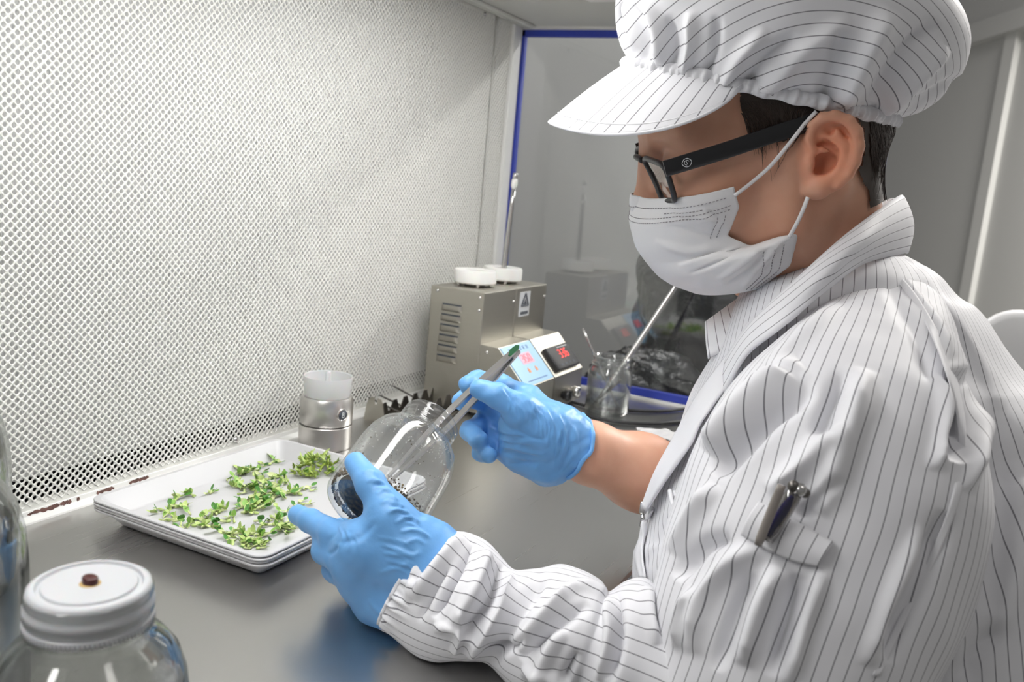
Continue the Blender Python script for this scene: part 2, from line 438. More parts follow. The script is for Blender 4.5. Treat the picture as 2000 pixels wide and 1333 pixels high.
def perforated(y0, y1, z0, z1, P, dia, nh, depth, left=True, right=True, j0=0):
    """sheet with staggered round holes in the plane x = WX, hole edges have depth; y0 is the first lattice line"""
    ny = int((y1 - y0) / (P / 2)) - 1; nz = int((z1 - z0) / P) - 1
    mz = (z1 - z0 - (nz + .5) * P) / 2
    j, i = np.meshgrid(np.arange(ny), np.arange(nz), indexing='ij')
    cy = (y0 + P / 2 + j * P / 2).ravel(); cz = (z0 + mz + P / 2 + i * P + ((j + j0) % 2) * P / 2).ravel(); n = len(cy)
    a = np.arange(nh) * 2 * PI / nh
    hy, hz = np.cos(a) * dia / 2, np.sin(a) * dia / 2
    ca = np.arange(4) * PI / 2; dy, dz = np.cos(ca) * P / 2, np.sin(ca) * P / 2
    oy = np.concatenate([dy, hy, hy]); oz = np.concatenate([dz, hz, hz]); ox = np.concatenate([np.zeros(4 + nh), np.full(nh, -depth)])
    m = len(oy)
    V = np.stack([np.broadcast_to(WX + ox, (n, m)), cy[:, None] + oy, cz[:, None] + oz], -1).reshape(-1, 3)
    q = nh // 4; base = (np.arange(n) * m)[:, None]
    polys = []
    for c in range(4):
        f = [c, (c + 1) % 4] + [4 + ((c + 1) * q - k) % nh for k in range(q + 1)]
        polys.append(base + np.array(f))
    P1 = np.vstack(polys)
    walls = np.vstack([base + np.array([4 + k, 4 + (k + 1) % nh, 4 + nh + (k + 1) % nh, 4 + nh + k]) for k in range(nh)])
    za, zb = cz.min() - P / 2, cz.max() + P / 2; ye = y0 + (ny + 1) * P / 2
    Fm = []; Vm = []
    def quad(y_0, y_1, z_0, z_1):
        b = len(V) + len(Vm)
        Vm.extend([[WX - .0004, y_0, z_0], [WX - .0004, y_1, z_0], [WX - .0004, y_1, z_1], [WX - .0004, y_0, z_1]]); Fm.append([b, b + 1, b + 2, b + 3])
    quad(y0, ye, z0, za + P * .72); quad(y0, ye, zb - P * .72, z1)
    if left: quad(y0 - .004, y0 + P * .2, z0, z1)
    if right: quad(ye - P * .2, y1, z0, z1)
    return np.vstack([V, np.array(Vm)]), P1, np.vstack([walls, np.array(Fm)]), y0 + ny * P / 2, ny
def make_poly(name, V, faces_list, mat_, parent):
    """mesh with faces of mixed size given as arrays"""
    me = bpy.data.meshes.new(name); off = OFF[parent.name]
    me.vertices.add(len(V)); me.vertices.foreach_set('co', (V - off).astype(np.float32).ravel())
    idx = np.concatenate([f.ravel() for f in faces_list]); cnt = np.concatenate([np.full(len(f), f.shape[1]) for f in faces_list])
    me.loops.add(len(idx)); me.loops.foreach_set('vertex_index', idx.astype(np.int32))
    me.polygons.add(len(cnt)); me.polygons.foreach_set('loop_start', np.concatenate([[0], np.cumsum(cnt)[:-1]]).astype(np.int32))
    me.update(calc_edges=True); me.validate(); me.materials.append(mat_)
    o = bpy.data.objects.new(name, me); COL.objects.link(o); o.parent = parent; OFF[o.name] = off
    return o
wl = thing('wall_left', (WX, .7, 0), 'cream perforated sheet-metal wall of the cabinet, behind the white tray', 'wall', kind='structure')
SEAM = 1.1329
ys, jj = .20, 0
for (y1, nh, lf_, rt_) in ((.80, 12, True, False), (SEAM, 8, False, True)):
    V, P1, P2, ys, nj = perforated(ys, y1, .0095, .5285, .0069, .0038, nh, .0009, lf_, rt_, jj); jj += nj
    make_poly('perforated_sheet', V, [P1, P2], MT['wall_paint'], wl)
V, P1, P2, _, _ = perforated(SEAM + .0016, 1.1815, .0095, .5285, .0069, .0038, 8, .0009)
make_poly('perforated_sheet', V, [P1, P2], MT['wall_paint'], wl)
# pleated filter behind the holes, ending a little above the foot of the sheet
ny = 420; yy = np.linspace(.18, 1.2, ny); xx = WX - .0055 - .003 * (np.arange(ny) % 2)
V = np.vstack([np.stack([xx, yy, np.full(ny, .034)], 1), np.stack([xx, yy, np.full(ny, .535)], 1)])
make('filter_pleats', V, gridfaces(2, ny), MT['filter'], wl, smooth=False)
V, Fc = box2((WX - .09, .15, -.02), (WX - .06, 1.24, .56)); make('plenum_back', V, Fc, MT['plenum'], wl, smooth=False)
# foot trim, chipped to bare metal in places
prof = [(WX - .001, .0095), (WX + .0012, .0095), (WX + .0022, .006), (WX + .0052, .0015), (WX + .0056, -.001), (WX - .001, -.001)]
V = np.array([[x, y, z] for y in (.15, 1.19) for x, z in prof]); n = len(prof)
Fc = [[i, (i + 1) % n, n + (i + 1) % n, n + i] for i in range(n)] + [list(range(n))[::-1], list(range(n, 2 * n))]
make('foot_trim', V, Fc, MT['ledge_white'], wl, smooth=False)
for px0, px1, y_a, y_b in ((53, 117, 999, 976), (117, 140, 979, 971), (188, 224, 957, 943), (252, 291, 938, 925), (150, 156, 969, 967)):
    a = ixp(px0, y_a, WX + .0021); b = ixp(px1, y_b, WX + .0021); k = 14
    t_ = np.linspace(0, 1, k); yb_ = a[1] + (b[1] - a[1]) * t_
    up = np.where((t_ > .02) & (t_ < .98), .0094 - rng.uniform(0, .0012, k), .0075); lo = np.where((t_ > .02) & (t_ < .98), .0052 + rng.uniform(0, .0018, k), .0072)
    X = lambda z: WX + .0012 + (.0095 - z) / .0035 * .001 + .0003
    V = np.vstack([np.stack([X(up), yb_, up], 1), np.stack([X(lo), yb_, lo], 1)])
    make('bare_patch', V, gridfaces(2, k), MT['rust'], wl)
for px, py in ((460, 859), (947, 27)):
    p = ixp(px, py, WX + .0006)
    V, Fc = lathe([(0, .0022), (.0012, .002), (.0022, .0012), (.0027, 0)], p, (1, 0, 0), 16); make('screw', V, Fc, MT['steel'], wl)

# worktop
wt = thing('workbench', (-.3, .6, -.03), 'brushed stainless steel worktop of the cabinet, under the white tray', 'worktop')
V, Fc = box2((-.70, -.3, -.03), (-.190, EY + .02, 0), .004, 3); make('worktop_sheet', V, Fc, MT['steel_bench'], wt, smooth=False)
V, Fc = box2((-.70, -.28, -.75), (-.50, EY, -.031), .004); make('cabinet_base', V, Fc, MT['white_enamel'], wt, smooth=False)

# ceiling of the cabinet with its lamp
ce = thing('ceiling', (-.43, .5, CZ), 'grey-white sheet ceiling of the cabinet above the wall', 'ceiling', kind='structure')
V, Fc = box2((-.72, -.3, CZ), (-.24, EY + .012, CZ + .02)); make('ceiling_sheet', V, Fc, MT['ceiling'], ce, smooth=False)
V, Fc = box2((-.255, -.3, CZ - .004), (-.235, EY + .012, CZ + .28)); make('sash_panel', V, Fc, MT['white_enamel'], ce, smooth=False)
V, Fc = box2((-.62, -.2, CZ - .006), (-.605, EY - .02, CZ), .002); make('edge_bead', V, Fc, MT['ceiling'], ce, smooth=False)
lf = thing('lamp_fixture', (-.38, .4, CZ - .03), 'white fluorescent lamp fixture under the cabinet ceiling', 'lamp')
V, Fc = box2((-.432, -.25, CZ - .016), (-.325, 1.002, CZ - .0005), .006, 3); make('housing', V, Fc, MT['white_plastic'], lf, autosmooth=40)
V, Fc = box2((-.420, -.22, CZ - .0195), (-.337, .945, CZ - .0165)); make('lit_tube_cover', V, Fc, MT['lamp'], lf, smooth=False)

# end panel: glass in a blue frame, white post beside it
po = thing('trim_1', (-.63, 1.2, 0), 'white corner post between perforated wall and blue-framed glass', 'post', kind='structure')
V = np.array([[x, y, z] for z in (0, CZ) for x, y in ((WX, 1.181), (WX + .003, 1.183), (WX + .002, 1.19), (-.6345, EY - .001), (-.642, EY + .01), (-.66, EY + .01), (-.66, 1.181))])
n = 7; Fc = [[i, (i + 1) % n, n + (i + 1) % n, n + i] for i in range(n)] + [list(range(n))[::-1], list(range(n, 2 * n))]
make('post', V, Fc, MT['ledge_white'], po, smooth=False)
V, Fc = box2((-.64, EY - .012, CZ - .0035), (-.1, EY + .01, CZ + .0)); make('head_rail', V, Fc, MT['ledge_white'], po, smooth=False)
V, Fc = box2((-.64, EY - .006, -.001), (-.1, EY + .01, .0045), .001); make('sill', V, Fc, MT['ledge_white'], po, smooth=False)
wn = thing('window_1', (-.36, EY, 0), 'glass end panel of the cabinet in a blue frame', 'window', kind='structure')
X0, X1, Z0, Z1, B = -.6395, -.10, .0045, CZ - .0025, .0105
for lo, hi in (((X0, Z0), (X0 + B, Z1)), ((X1 - B, Z0), (X1, Z1)), ((X0, Z1 - B), (X1, Z1)), ((X0, Z0), (X1, Z0 + .0115))):
    V, Fc = box2((lo[0], EY - .003, lo[1]), (hi[0], EY + .006, hi[1]), .0008); make('frame_bar', V, Fc, MT['blue_frame'], wn, smooth=False)
V, Fc = box2((X0 + .004, EY + .001, Z0 + .004), (X1 - .004, EY + .004, Z1 - .004)); make('pane', V, Fc, MT['pane'], wn, smooth=False)

# the room around
V, Fc = box2((-2.6, 1.95, -.75), (-.24, 2.05, 1.75)); tag(make('wall_back', V, Fc, MT['grey_wall'], smooth=False), 'plain grey partition seen through the glass end panel', 'wall', kind='structure')
P1, P2 = at(1870, 66, 5.0), at(2000, 15, 4.34); dr = nrm((P2 - P1) * [1, 1, 0]); nr = np.array([dr[1], -dr[0], 0])
if nr @ (CAM - P1) < 0: nr = -nr
A_ = P1 - dr * 2.0; B_ = P1 + dr * 6.5
def wallbox(a, b, z0, z1, t, name, m, parent=None, off=0.0):
    V = np.array([[*(p + nr * (off + s))[:2], z] for z in (z0, z1) for p, s in ((a, 0), (b, 0), (b, t), (a, t))])
    return make(name, V, [[3, 2, 1, 0], [4, 5, 6, 7], [0, 1, 5, 4], [1, 2, 6, 5], [2, 3, 7, 6], [3, 0, 4, 7]], m, parent, smooth=False)
ztop = P1[2]
tag(wallbox(A_, B_, -.75, ztop + .9, -.1, 'wall_right', MT['grey_wall2']), 'pale grey room wall behind the seated person', 'wall', kind='structure')
tag(wallbox(A_, B_, ztop - .10, ztop, .06, 'trim_2', MT['grey_wall2']), 'grey boxed strip running along the top of the room wall', 'trim', kind='structure')
q1 = at(1957, 490, 4.6); s_ = (q1 - P1) @ dr; qa = P1 + dr * (s_ - .02); qb = P1 + dr * (s_ + .085)
tag(wallbox(qa, qb, -.75, ztop - .1, .03, 'trim_3', MT['pale_duct']), 'pale vertical duct on the room wall above the white chair', 'trim', kind='structure')
V, Fc = box2((-3, -1.5, -.80), (3.5, 8, -.75)); tag(make('floor', V, Fc, MT['floor'], smooth=False), 'grey floor of the room', 'floor', kind='structure')

# black bag behind the glass
def lump(name, c, rad, mat_, parent=None, n=(48, 64), amp=.15, freq=3.0, seed=1, **kw):
    r_ = np.random.default_rng(seed); th = np.linspace(0.02, PI - .02, n[0])[:, None]; ph = np.linspace(0, 2 * PI, n[1], endpoint=False)[None]
    D = np.stack([np.sin(th) * np.cos(ph), np.sin(th) * np.sin(ph), np.cos(th) + 0 * ph], -1).reshape(-1, 3)
    k = np.zeros(len(D))
    for o_ in range(12):
        w_ = r_.normal(size=3) * freq * (1 + o_ * .35); k += np.abs(np.sin(D @ w_ + r_.uniform(0, 6))) / (1 + o_ * .35)
    V = np.asarray(c) + D * np.asarray(rad) * (1 + amp * (k / 4 - .5))[:, None]
    return make(name, V, gridfaces(n[0], n[1], True), mat_, parent, **kw)
st = thing('side_stand', (-.36, 1.5, -.10), 'dark shelf outside the cabinet, under the black bag', 'shelf')
V, Fc = box2((-.75, 1.27, -.12), (-.12, 1.75, -.10), .003); make('shelf_board', V, Fc, MT['black_rubber'], st, smooth=False)
for sx in (-.72, -.15):
    for sy in (1.33, 1.72):
        V, Fc = box2((sx - .012, sy - .012, -.75), (sx + .012, sy + .012, -.12)); make('leg', V, Fc, MT['steel_dark'], st, smooth=False)
tag(lump('black_bag', (-.325, 1.535, .125), (.165, .10, .175), MT['bag'], amp=.34, freq=4, seed=4), 'upright crinkled black plastic bag behind the glass end panel', 'bag')
tag(lump('black_bag', (-.42, 1.385, -.022), (.10, .05, .066), MT['bag'], amp=.3, freq=5, seed=9), 'low black bag lying in front of the upright bag behind glass', 'bag')


# white chair behind the person
cc = at(2085, 640, 1.55); cz = -.75
ch = thing('white_chair', (cc[0], cc[1], cz), 'white plastic chair with rounded backrest behind the seated person', 'chair')
topz = at(1975, 613, 1.55)[2]; xl = at(1903, 640, 1.55)[0]; wdt = 2 * (cc[0] - xl)
O = np.array(rrect(wdt, .42, .075, 8)); nO = len(O)
cv = lambda u_: .05 * (1 - (2 * u_ / wdt) ** 2)
gy = []
for s_off in (0, .022):
    for sc in (1.0, .93, .6, .2):
        for u_, v_ in O * sc: gy.append([cc[0] + u_, cc[1] + cv(u_) + s_off * (1 if sc < 1 else .55) + (0.0 if s_off else (.007 if sc == 1 else 0)) + .10 * (v_ + .21) * .3, topz - .21 + v_])
V = np.array(gy); Fc = []
for L0 in (0, 4):
    for k in range(3):
        a, b = (L0 + k) * nO, (L0 + k + 1) * nO
        for i in range(nO):
            f = [a + i, a + (i + 1) % nO, b + (i + 1) % nO, b + i]; Fc.append(f if L0 else f[::-1])
    f = list(range((L0 + 3) * nO, (L0 + 4) * nO)); Fc.append(f if L0 else f[::-1])
for i in range(nO): Fc.append([i, (i + 1) % nO, 4 * nO + (i + 1) % nO, 4 * nO + i])
make('backrest', V, Fc, MT['white_plastic'], ch)
V, Fc = box((cc[0], cc[1] - .2, -.30), (wdt, .42, .035), .015, seg=3); make('seat', V, Fc, MT['white_plastic'], ch, autosmooth=40)
for sx in (-1, 1):
    for sy in (-.38, .02):
        V, Fc = tube(np.linspace((cc[0] + sx * wdt * .42, cc[1] + sy, -.75), (cc[0] + sx * wdt * .38, cc[1] + sy * .9, -.31), 4), .012, 10); make('leg', V, Fc, MT['white_plastic'], ch)
    V, Fc = tube(np.linspace((cc[0] + sx * wdt * .38, cc[1] + .0, -.31), (cc[0] + sx * wdt * .34, cc[1] + .06, topz - .3), 4), .012, 10); make('back_support', V, Fc, MT['white_plastic'], ch)
# ================================================================== things on the worktop
# ---- stack of trays
TZ = .0235
cL, cF, cB = izp(188, 970, TZ), izp(497, 1098, TZ), izp(543, 855, TZ)
tx0, tx1 = (cL[0] + cB[0]) / 2, cF[0]; ty0, ty1 = (cL[1] + cF[1]) / 2, cB[1]
tcx, tcy, tw, tl = (tx0 + tx1) / 2, (ty0 + ty1) / 2, tx1 - tx0, ty1 - ty0
def tray_mesh(zr):
    """one shallow tray: rounded rim, sloping sides, flat floor, with thickness"""
    rings = []
    for (ins, z, r) in ((.0, zr - .0017, .012), (-.0004, zr - .0006, .012), (.0, zr, .012), (.004, zr, .010), (.0155, zr - .0135, .006), (.017, zr - .0145, .005), (.0185, zr - .0147, .004)):
        o = np.array(rrect(tw - 2 * ins, tl - 2 * ins, r, 6)); rings.append(np.column_stack([tcx + o[:, 0], tcy + o[:, 1], np.full(len(o), z)]))
    for (ins, z, r) in ((.0185, zr - .0158, .004), (.0165, zr - .0156, .005), (.004, zr - .0016, .010)):
        o = np.array(rrect(tw - 2 * ins, tl - 2 * ins, r, 6)); rings.append(np.column_stack([tcx + o[:, 0], tcy + o[:, 1], np.full(len(o), z)]))
    n = len(rings[0]); V = np.vstack(rings); Fc = []
    for i in (0, 1, 2, 3, 4, 5):
        for j in range(n): Fc.append([i * n + j, i * n + (j + 1) % n, (i + 1) * n + (j + 1) % n, (i + 1) * n + j])
    Fc.append(list(range(6 * n, 7 * n)))
    Fc.append(list(range(7 * n, 8 * n))[::-1])
    for i in (7, 8):
        for j in range(n): Fc.append([i * n + j, i * n + (j + 1) % n, (i + 1) * n + (j + 1) % n, (i + 1) * n + j])
    for j in range(n): Fc.append([9 * n + j, 9 * n + (j + 1) % n, (j + 1) % n, j])
    return V, Fc
for k, lab in enumerate(('topmost white tray of the stack, holding the plantlets', 'second tray from the top of the white stack', 'third tray from the top of the white stack', 'lowest tray of the white stack, resting on the worktop')):
    V, Fc = tray_mesh(TZ - k * .0024)
    V[:, :2] += np.array([(0, 0), (.0006, -.0004), (-.0004, .0005), (.0007, .0002)][k])
    tag(make('tray', V, Fc, MT['tray'] if k == 0 else MT['tray_edge'], autosmooth=35), lab, 'tray', 'white trays stacked on the worktop')
FLOORZ = TZ - .0147
# ---- plantlets
def leaf_mesh(base, dirv, up, L, W, curl=.15, n=6):
    d = nrm(dirv); s = nrm(np.cross(up, d)); u = np.cross(d, s)
    tt = np.linspace(0, 1, n); w = W * np.sin(PI * np.clip(tt * .92 + .06, 0, 1)) ** .8
    c = np.asarray(base) + np.outer(tt * L, d) + np.outer(curl * L * tt ** 2, u)
    V = np.vstack([c - np.outer(w / 2, s) + np.outer(.12 * w, u), c, c + np.outer(w / 2, s) + np.outer(.12 * w, u)])
    Fc = [[r * n + i, r * n + i + 1, (r + 1) * n + i + 1, (r + 1) * n + i] for r in (0, 1) for i in range(n - 1)]
    return V, Fc
def plantlet(kind, r_):
    Vs, Fs, Ms, n = [], [], [], 0
    def addm(V, Fc, m):
        nonlocal n
        Vs.append(V); Fs.extend([[i + n for i in f] for f in Fc]); Ms.extend([m] * len(Fc)); n += len(V)
    if kind == 'bud':
        L = r_.uniform(.004, .007); a = r_.uniform(0, 2 * PI); d = np.array([math.cos(a) * .7, math.sin(a) * .7, r_.uniform(-.1, .9)])
        V, Fc = tube(np.linspace((0, 0, .0012), np.array([0, 0, .0012]) + d * L, 4), [.0007, .0010, .0009, .0005], 5); addm(V, Fc, r_.choice([1, 4]))
        for k in range(r_.integers(2, 4)):
            b = np.array([0, 0, .0012]) + d * L * r_.uniform(.5, 1); dd = d + r_.normal(size=3) * .7; dd[2] = abs(dd[2])
            V, Fc = leaf_mesh(b, dd, (0, .2, 1), r_.uniform(.003, .005), r_.uniform(.0015, .0025)); addm(V, Fc, r_.choice([4, 1, 4, 0]))
    else:
        L = r_.uniform(.005, .010); a = r_.uniform(0, 2 * PI); d = np.array([math.cos(a), math.sin(a), r_.uniform(.0, .45)])
        V, Fc = tube(np.linspace((0, 0, .0011), np.array([0, 0, .0011]) + d * L, 4), [.0008, .0010, .0010, .0006], 5); addm(V, Fc, 3)
        for k in range(r_.integers(2, 5)):
            b = np.array([0, 0, .0013]) + d * L * r_.uniform(.25, 1); dd = nrm(d * .4 + r_.normal(size=3)); dd[2] = abs(dd[2]) * .8
            lo = r_.uniform(.0045, .0085)
            V, Fc = leaf_mesh(b, dd, (r_.normal() * .4, r_.normal() * .4, 1), lo, lo * r_.uniform(.5, .75)); addm(V, Fc, r_.choice([0, 1, 1, 2, 1, 0, 3]))
        if r_.random() < .5:
            V, Fc = tube(np.linspace((0, 0, .001), (-d[0] * .004, -d[1] * .004, .0008), 3), [.0012, .0015, .0009], 5); addm(V, Fc, 1)
    return np.vstack(Vs), Fs, Ms
def plant_mesh(kind, seed):
    r_ = np.random.default_rng(seed); V, Fc, Ms = plantlet(kind, r_)
    V = V - [0, 0, min(V[:, 2].min(), 0)]
    me = bpy.data.meshes.new('plantlet'); me.from_pydata(V.tolist(), [], [list(map(int, f)) for f in Fc])
    for m in MT['leaf']: me.materials.append(m)
    me.polygons.foreach_set('material_index', np.array(Ms, np.int32)); me.polygons.foreach_set('use_smooth', np.ones(len(Fc), bool)); me.update()
    return me
kinds = [plant_mesh('leafy', 20 + i) for i in range(10)]; buds = [plant_mesh('bud', 60 + i) for i in range(8)]
clusters = [(312, 1000, 2, 6), (318, 1015, 1, 4), (352, 968, 2, 8), (378, 972, 2, 8), (405, 968, 2, 8), (345, 990, 4, 10), (370, 1000, 2, 8), (338, 1022, 2, 8), (360, 1035, 2, 8),
 (400, 1020, 5, 12), (425, 1010, 3, 12), (445, 1022, 2, 8), (428, 995, 2, 8), (460, 920, 4, 9), (478, 925, 4, 9), (495, 905, 1, 4), (505, 925, 3, 9), (518, 940, 3, 9), (545, 940, 3, 9), (450, 945, 2, 9),
 (470, 960, 4, 10), (490, 955, 5, 11), (505, 970, 6, 12), (525, 965, 5, 11), (485, 985, 6, 12), (500, 998, 5, 11), (520, 985, 4, 10), (540, 960, 4, 9), (555, 970, 3, 9), (475, 1002, 4, 10), (560, 945, 2, 7), (585, 968, 3, 8), (602, 962, 2, 6), (580, 985, 2, 8),
 (455, 1045, 4, 9), (440, 1035, 2, 8), (470, 1060, 5, 10), (490, 1050, 4, 9), (485, 1072, 3, 7), (510, 1065, 3, 8), (520, 1050, 3, 8), (545, 1040, 3, 8), (560, 1030, 3, 8), (575, 1035, 2, 7), (535, 1020, 3, 8), (555, 1005, 2, 8), (500, 1030, 2, 7), (515, 905, 1, 3), (545, 905, 1, 3)]
for (px, py, k, sp) in clusters:
    for _ in range(int(k * 1.55 + .5)):
        p = izp(px + rng.normal() * sp * .75, py + rng.normal() * sp * .55, FLOORZ)
        p[0] = np.clip(p[0], tx0 + .021, tx1 - .021); p[1] = np.clip(p[1], ty0 + .021, ty1 - .021)
        o = bpy.data.objects.new('plantlet', kinds[rng.integers(len(kinds))]); COL.objects.link(o)
        o.location = (p[0], p[1], FLOORZ + .0002); o.rotation_euler = (0, 0, rng.uniform(0, 6.3)); s = rng.uniform(.62, 1.08); o.scale = (s, s, s)
        reg = ('near the left rim', 'left') if px < 415 and py < 1045 else (('in the scatter at the front corner', 'front') if py > 1025 else (('in the dense middle clump', 'middle') if py > 948 and px < 560 else (('in the loose group nearest the heap', 'back') if px < 560 else ('beside the gloved fingertip', 'right'))))
        tag(o, 'tiny green oval-leaved plantlet on the tray, ' + reg[0], 'plant', 'green plantlets, %s part of the tray' % reg[1])
pc = izp(618, 920, FLOORZ)
for k in range(125):
    a = rng.uniform(0, 2 * PI); r_ = math.sqrt(rng.random()); hh = (1 - r_ ** 2) * .014 * rng.random() ** .7
    o = bpy.data.objects.new('plant_bud', buds[rng.integers(len(buds))]); COL.objects.link(o)
    o.location = (pc[0] + math.cos(a) * r_ * .021, pc[1] + math.sin(a) * r_ * .027, FLOORZ + hh); o.rotation_euler = (0, 0, rng.uniform(0, 6.3)); s = rng.uniform(1.0, 1.45); o.scale = (s, s, s)
    tag(o, 'tiny yellow-green bud in the heap at the far end of the tray', 'plant', 'yellow-green buds heaped on the tray')

# ---- steel spirit burner with frosted cap
bc = izp(634, 870, 0); br = .0285
sb = thing('spirit_burner', bc, 'round brushed steel burner with frosted plastic cap beside the tray', 'burner')
V, Fc = lathe([(0, 0), (br * .96, 0), (br, .001), (br, .0250), (br * .985, .0256)], bc, n=64); make('lower_body', V, Fc, MT['steel_cup'], sb, autosmooth=30)
V, Fc = lathe([(br * .965, .0256), (br * .965, .0274)], bc, n=64); make('groove', V, Fc, MT['steel_dark'], sb)
V, Fc = lathe([(br * .985, .0274), (br, .0282), (br, .0525), (br * .93, .0565), (br * .5, .0568), (0, .0568)], bc, n=64); make('upper_body', V, Fc, MT['steel_cup'], sb, autosmooth=30)
kr = .0262
V, Fc = lathe([(kr * .92, .0568), (kr * .94, .060), (kr, .0775), (kr * .985, .0783), (kr * .94, .0775), (kr * .88, .066), (0, .0655)], bc, n=64); cp = make('frosted_cap', V, Fc, MT['frosted'], sb, autosmooth=40)
V, Fc = lathe([(.0034, .0655), (.0032, .0815), (.0024, .0832), (0, .0835)], bc, n=20); make('cap_peg', V, Fc, MT['frosted'], cp)
# badge on the side facing right: dark disc with a pale figure
def on_cup(px, py):
    d = rayd(px, py); o = CAM - bc; a = d[0] ** 2 + d[1] ** 2; b = o[0] * d[0] + o[1] * d[1]; c = o[0] ** 2 + o[1] ** 2 - (br + .0002) ** 2
    t_ = (-b - math.sqrt(max(b * b - a * c, 0))) / a; return CAM + d * t_
bp = on_cup(669, 811); bn = nrm((bp - bc) * [1, 1, 0]); bx = np.cross((0, 0, 1), bn)
V, Fc = lathe([(0, .0006), (.0052, .0006), (.0058, .0012), (.0066, .0010), (.0070, -.001)], bp, bn, 32); bd = make('badge_ring', V, Fc, MT['steel'], sb, autosmooth=30)
V, Fc = lathe([(0, .0010), (.0050, .0010), (.0052, .0004)], bp, bn, 32); bdd = make('badge_disc', V, Fc, MT['print_dark'], sb)
for dz, rr in ((.0014, .0012), (-.0013, .0015)):
    t_ = np.linspace(0, 2 * PI, 25); V, Fc = tube([bp + bn * .0013 + bx * math.cos(a) * rr + np.array([0, 0, 1]) * (math.sin(a) * rr + dz) for a in t_], .00035, 6, caps=False); make('badge_figure', V, Fc, MT['paper'], bdd)

# ---- tool rack with needles
rk = thing('tool_rack', (-.575, .92, 0), 'grey metal tool rack with saw-tooth rests behind the held jar', 'rack')
def saw(x, y0, y1, z, n, h=.012):
    out = [(y0, 0), (y1, 0), (y1, z)]; st_ = (y1 - y0) / n
    for i in range(n):
        a = y1 - i * st_; out += [(a - st_ * .15, z), (a - st_ * .45, z - h), (a - st_ * .6, z - h), (a - st_ * .85, z)]
    out.append((y0, z)); return prism(out, .0012, (x, 0, 0), (0, 1, 0), (0, 0, 1))
ra = izp(748, 828, 0)
for xx_, nm in ((ra[0], 'saw_tooth_rest'), (ra[0] + .035, 'saw_tooth_rest')):
    V, Fc = saw(xx_, ra[1], ra[1] + .16, .026, 7); make(nm, V, Fc, MT['steel_dark'], rk, smooth=False)
V, Fc = box2((ra[0] - .006, ra[1], 0), (ra[0] + .041, ra[1] + .16, .0012)); make('base_plate', V, Fc, MT['steel_box'], rk, smooth=False)
pe = izp(722, 834, 0)
ol = [(-.016, 0), (.016, 0), (.011, .024), (.008, .029), (.003, .030), (.002, .022), (-.001, .022), (-.002, .030), (-.008, .029), (-.012, .022)]
V, Fc = prism(ol, .0014, (ra[0] - .012, ra[1] - .001, 0), (1, 0, 0), (0, 0, 1)); make('end_plate', V, Fc, MT['steel_box'], rk, smooth=False)
for k, (a, b, lab) in enumerate((((720, 777), (800, 815), 'thin steel needle lying on the rack, nearest the burner'), ((740, 772), (812, 806), 'middle thin steel needle of three on the rack'), ((765, 753), (838, 792), 'thin steel needle on the rack nearest the sterilizer'))):
    y_ = ra[1] + .012 + k * .03
    A_ = iyp(*a, y_); B_ = iyp(*b, y_ + .004)
    V, Fc = tube(crom([A_, A_ * .7 + B_ * .3, B_], 8), [.0006, .0009, .0012, .0013, .0013, .0013, .0013, .0013], 8)
    tag(make('needle_tool', V, Fc, MT['steel_dark']), lab, 'tool', 'needles on the tool rack')

# ---- seven segment digits and short lines of print
SEG = {'0': 'abcdef', '3': 'abgcd', '6': 'afgedc', '5': 'afgcd', '8': 'abcdefg'}
def digits(text, c, ex, ey, h, mat_, parent, name='digit', lift=.0006):
    ex = nrm(ex); ey = nrm(ey); en = np.cross(ex, ey); w = h * .5; g = h * .36; tot = len(text) * w + (len(text) - 1) * g; th = h * .10
    for i, chv in enumerate(text):
        o = np.asarray(c) + ex * (-tot / 2 + i * (w + g) + w / 2) + en * lift; parts = []
        for s in SEG[chv]:
            cx_, cy_, hz = {'a': (0, h / 2, 1), 'g': (0, 0, 1), 'd': (0, -h / 2, 1), 'b': (w / 2, h / 4, 0), 'c': (w / 2, -h / 4, 0), 'f': (-w / 2, h / 4, 0), 'e': (-w / 2, -h / 4, 0)}[s]
            size = (w * .82, th, .0004) if hz else (th, h * .42, .0004)
            parts.append(box(o + ex * cx_ + ey * cy_, size, 0, np.stack([ex, ey, en])))
        V, Fc = join(*parts); make(name, V, Fc, mat_, parent, smooth=False)
def flatbox(c, ex, ey, w, h, t):
    ex = nrm(ex); ey = nrm(ey); return box(c, (w, h, t), 0, np.stack([ex, ey, np.cross(ex, ey)]))

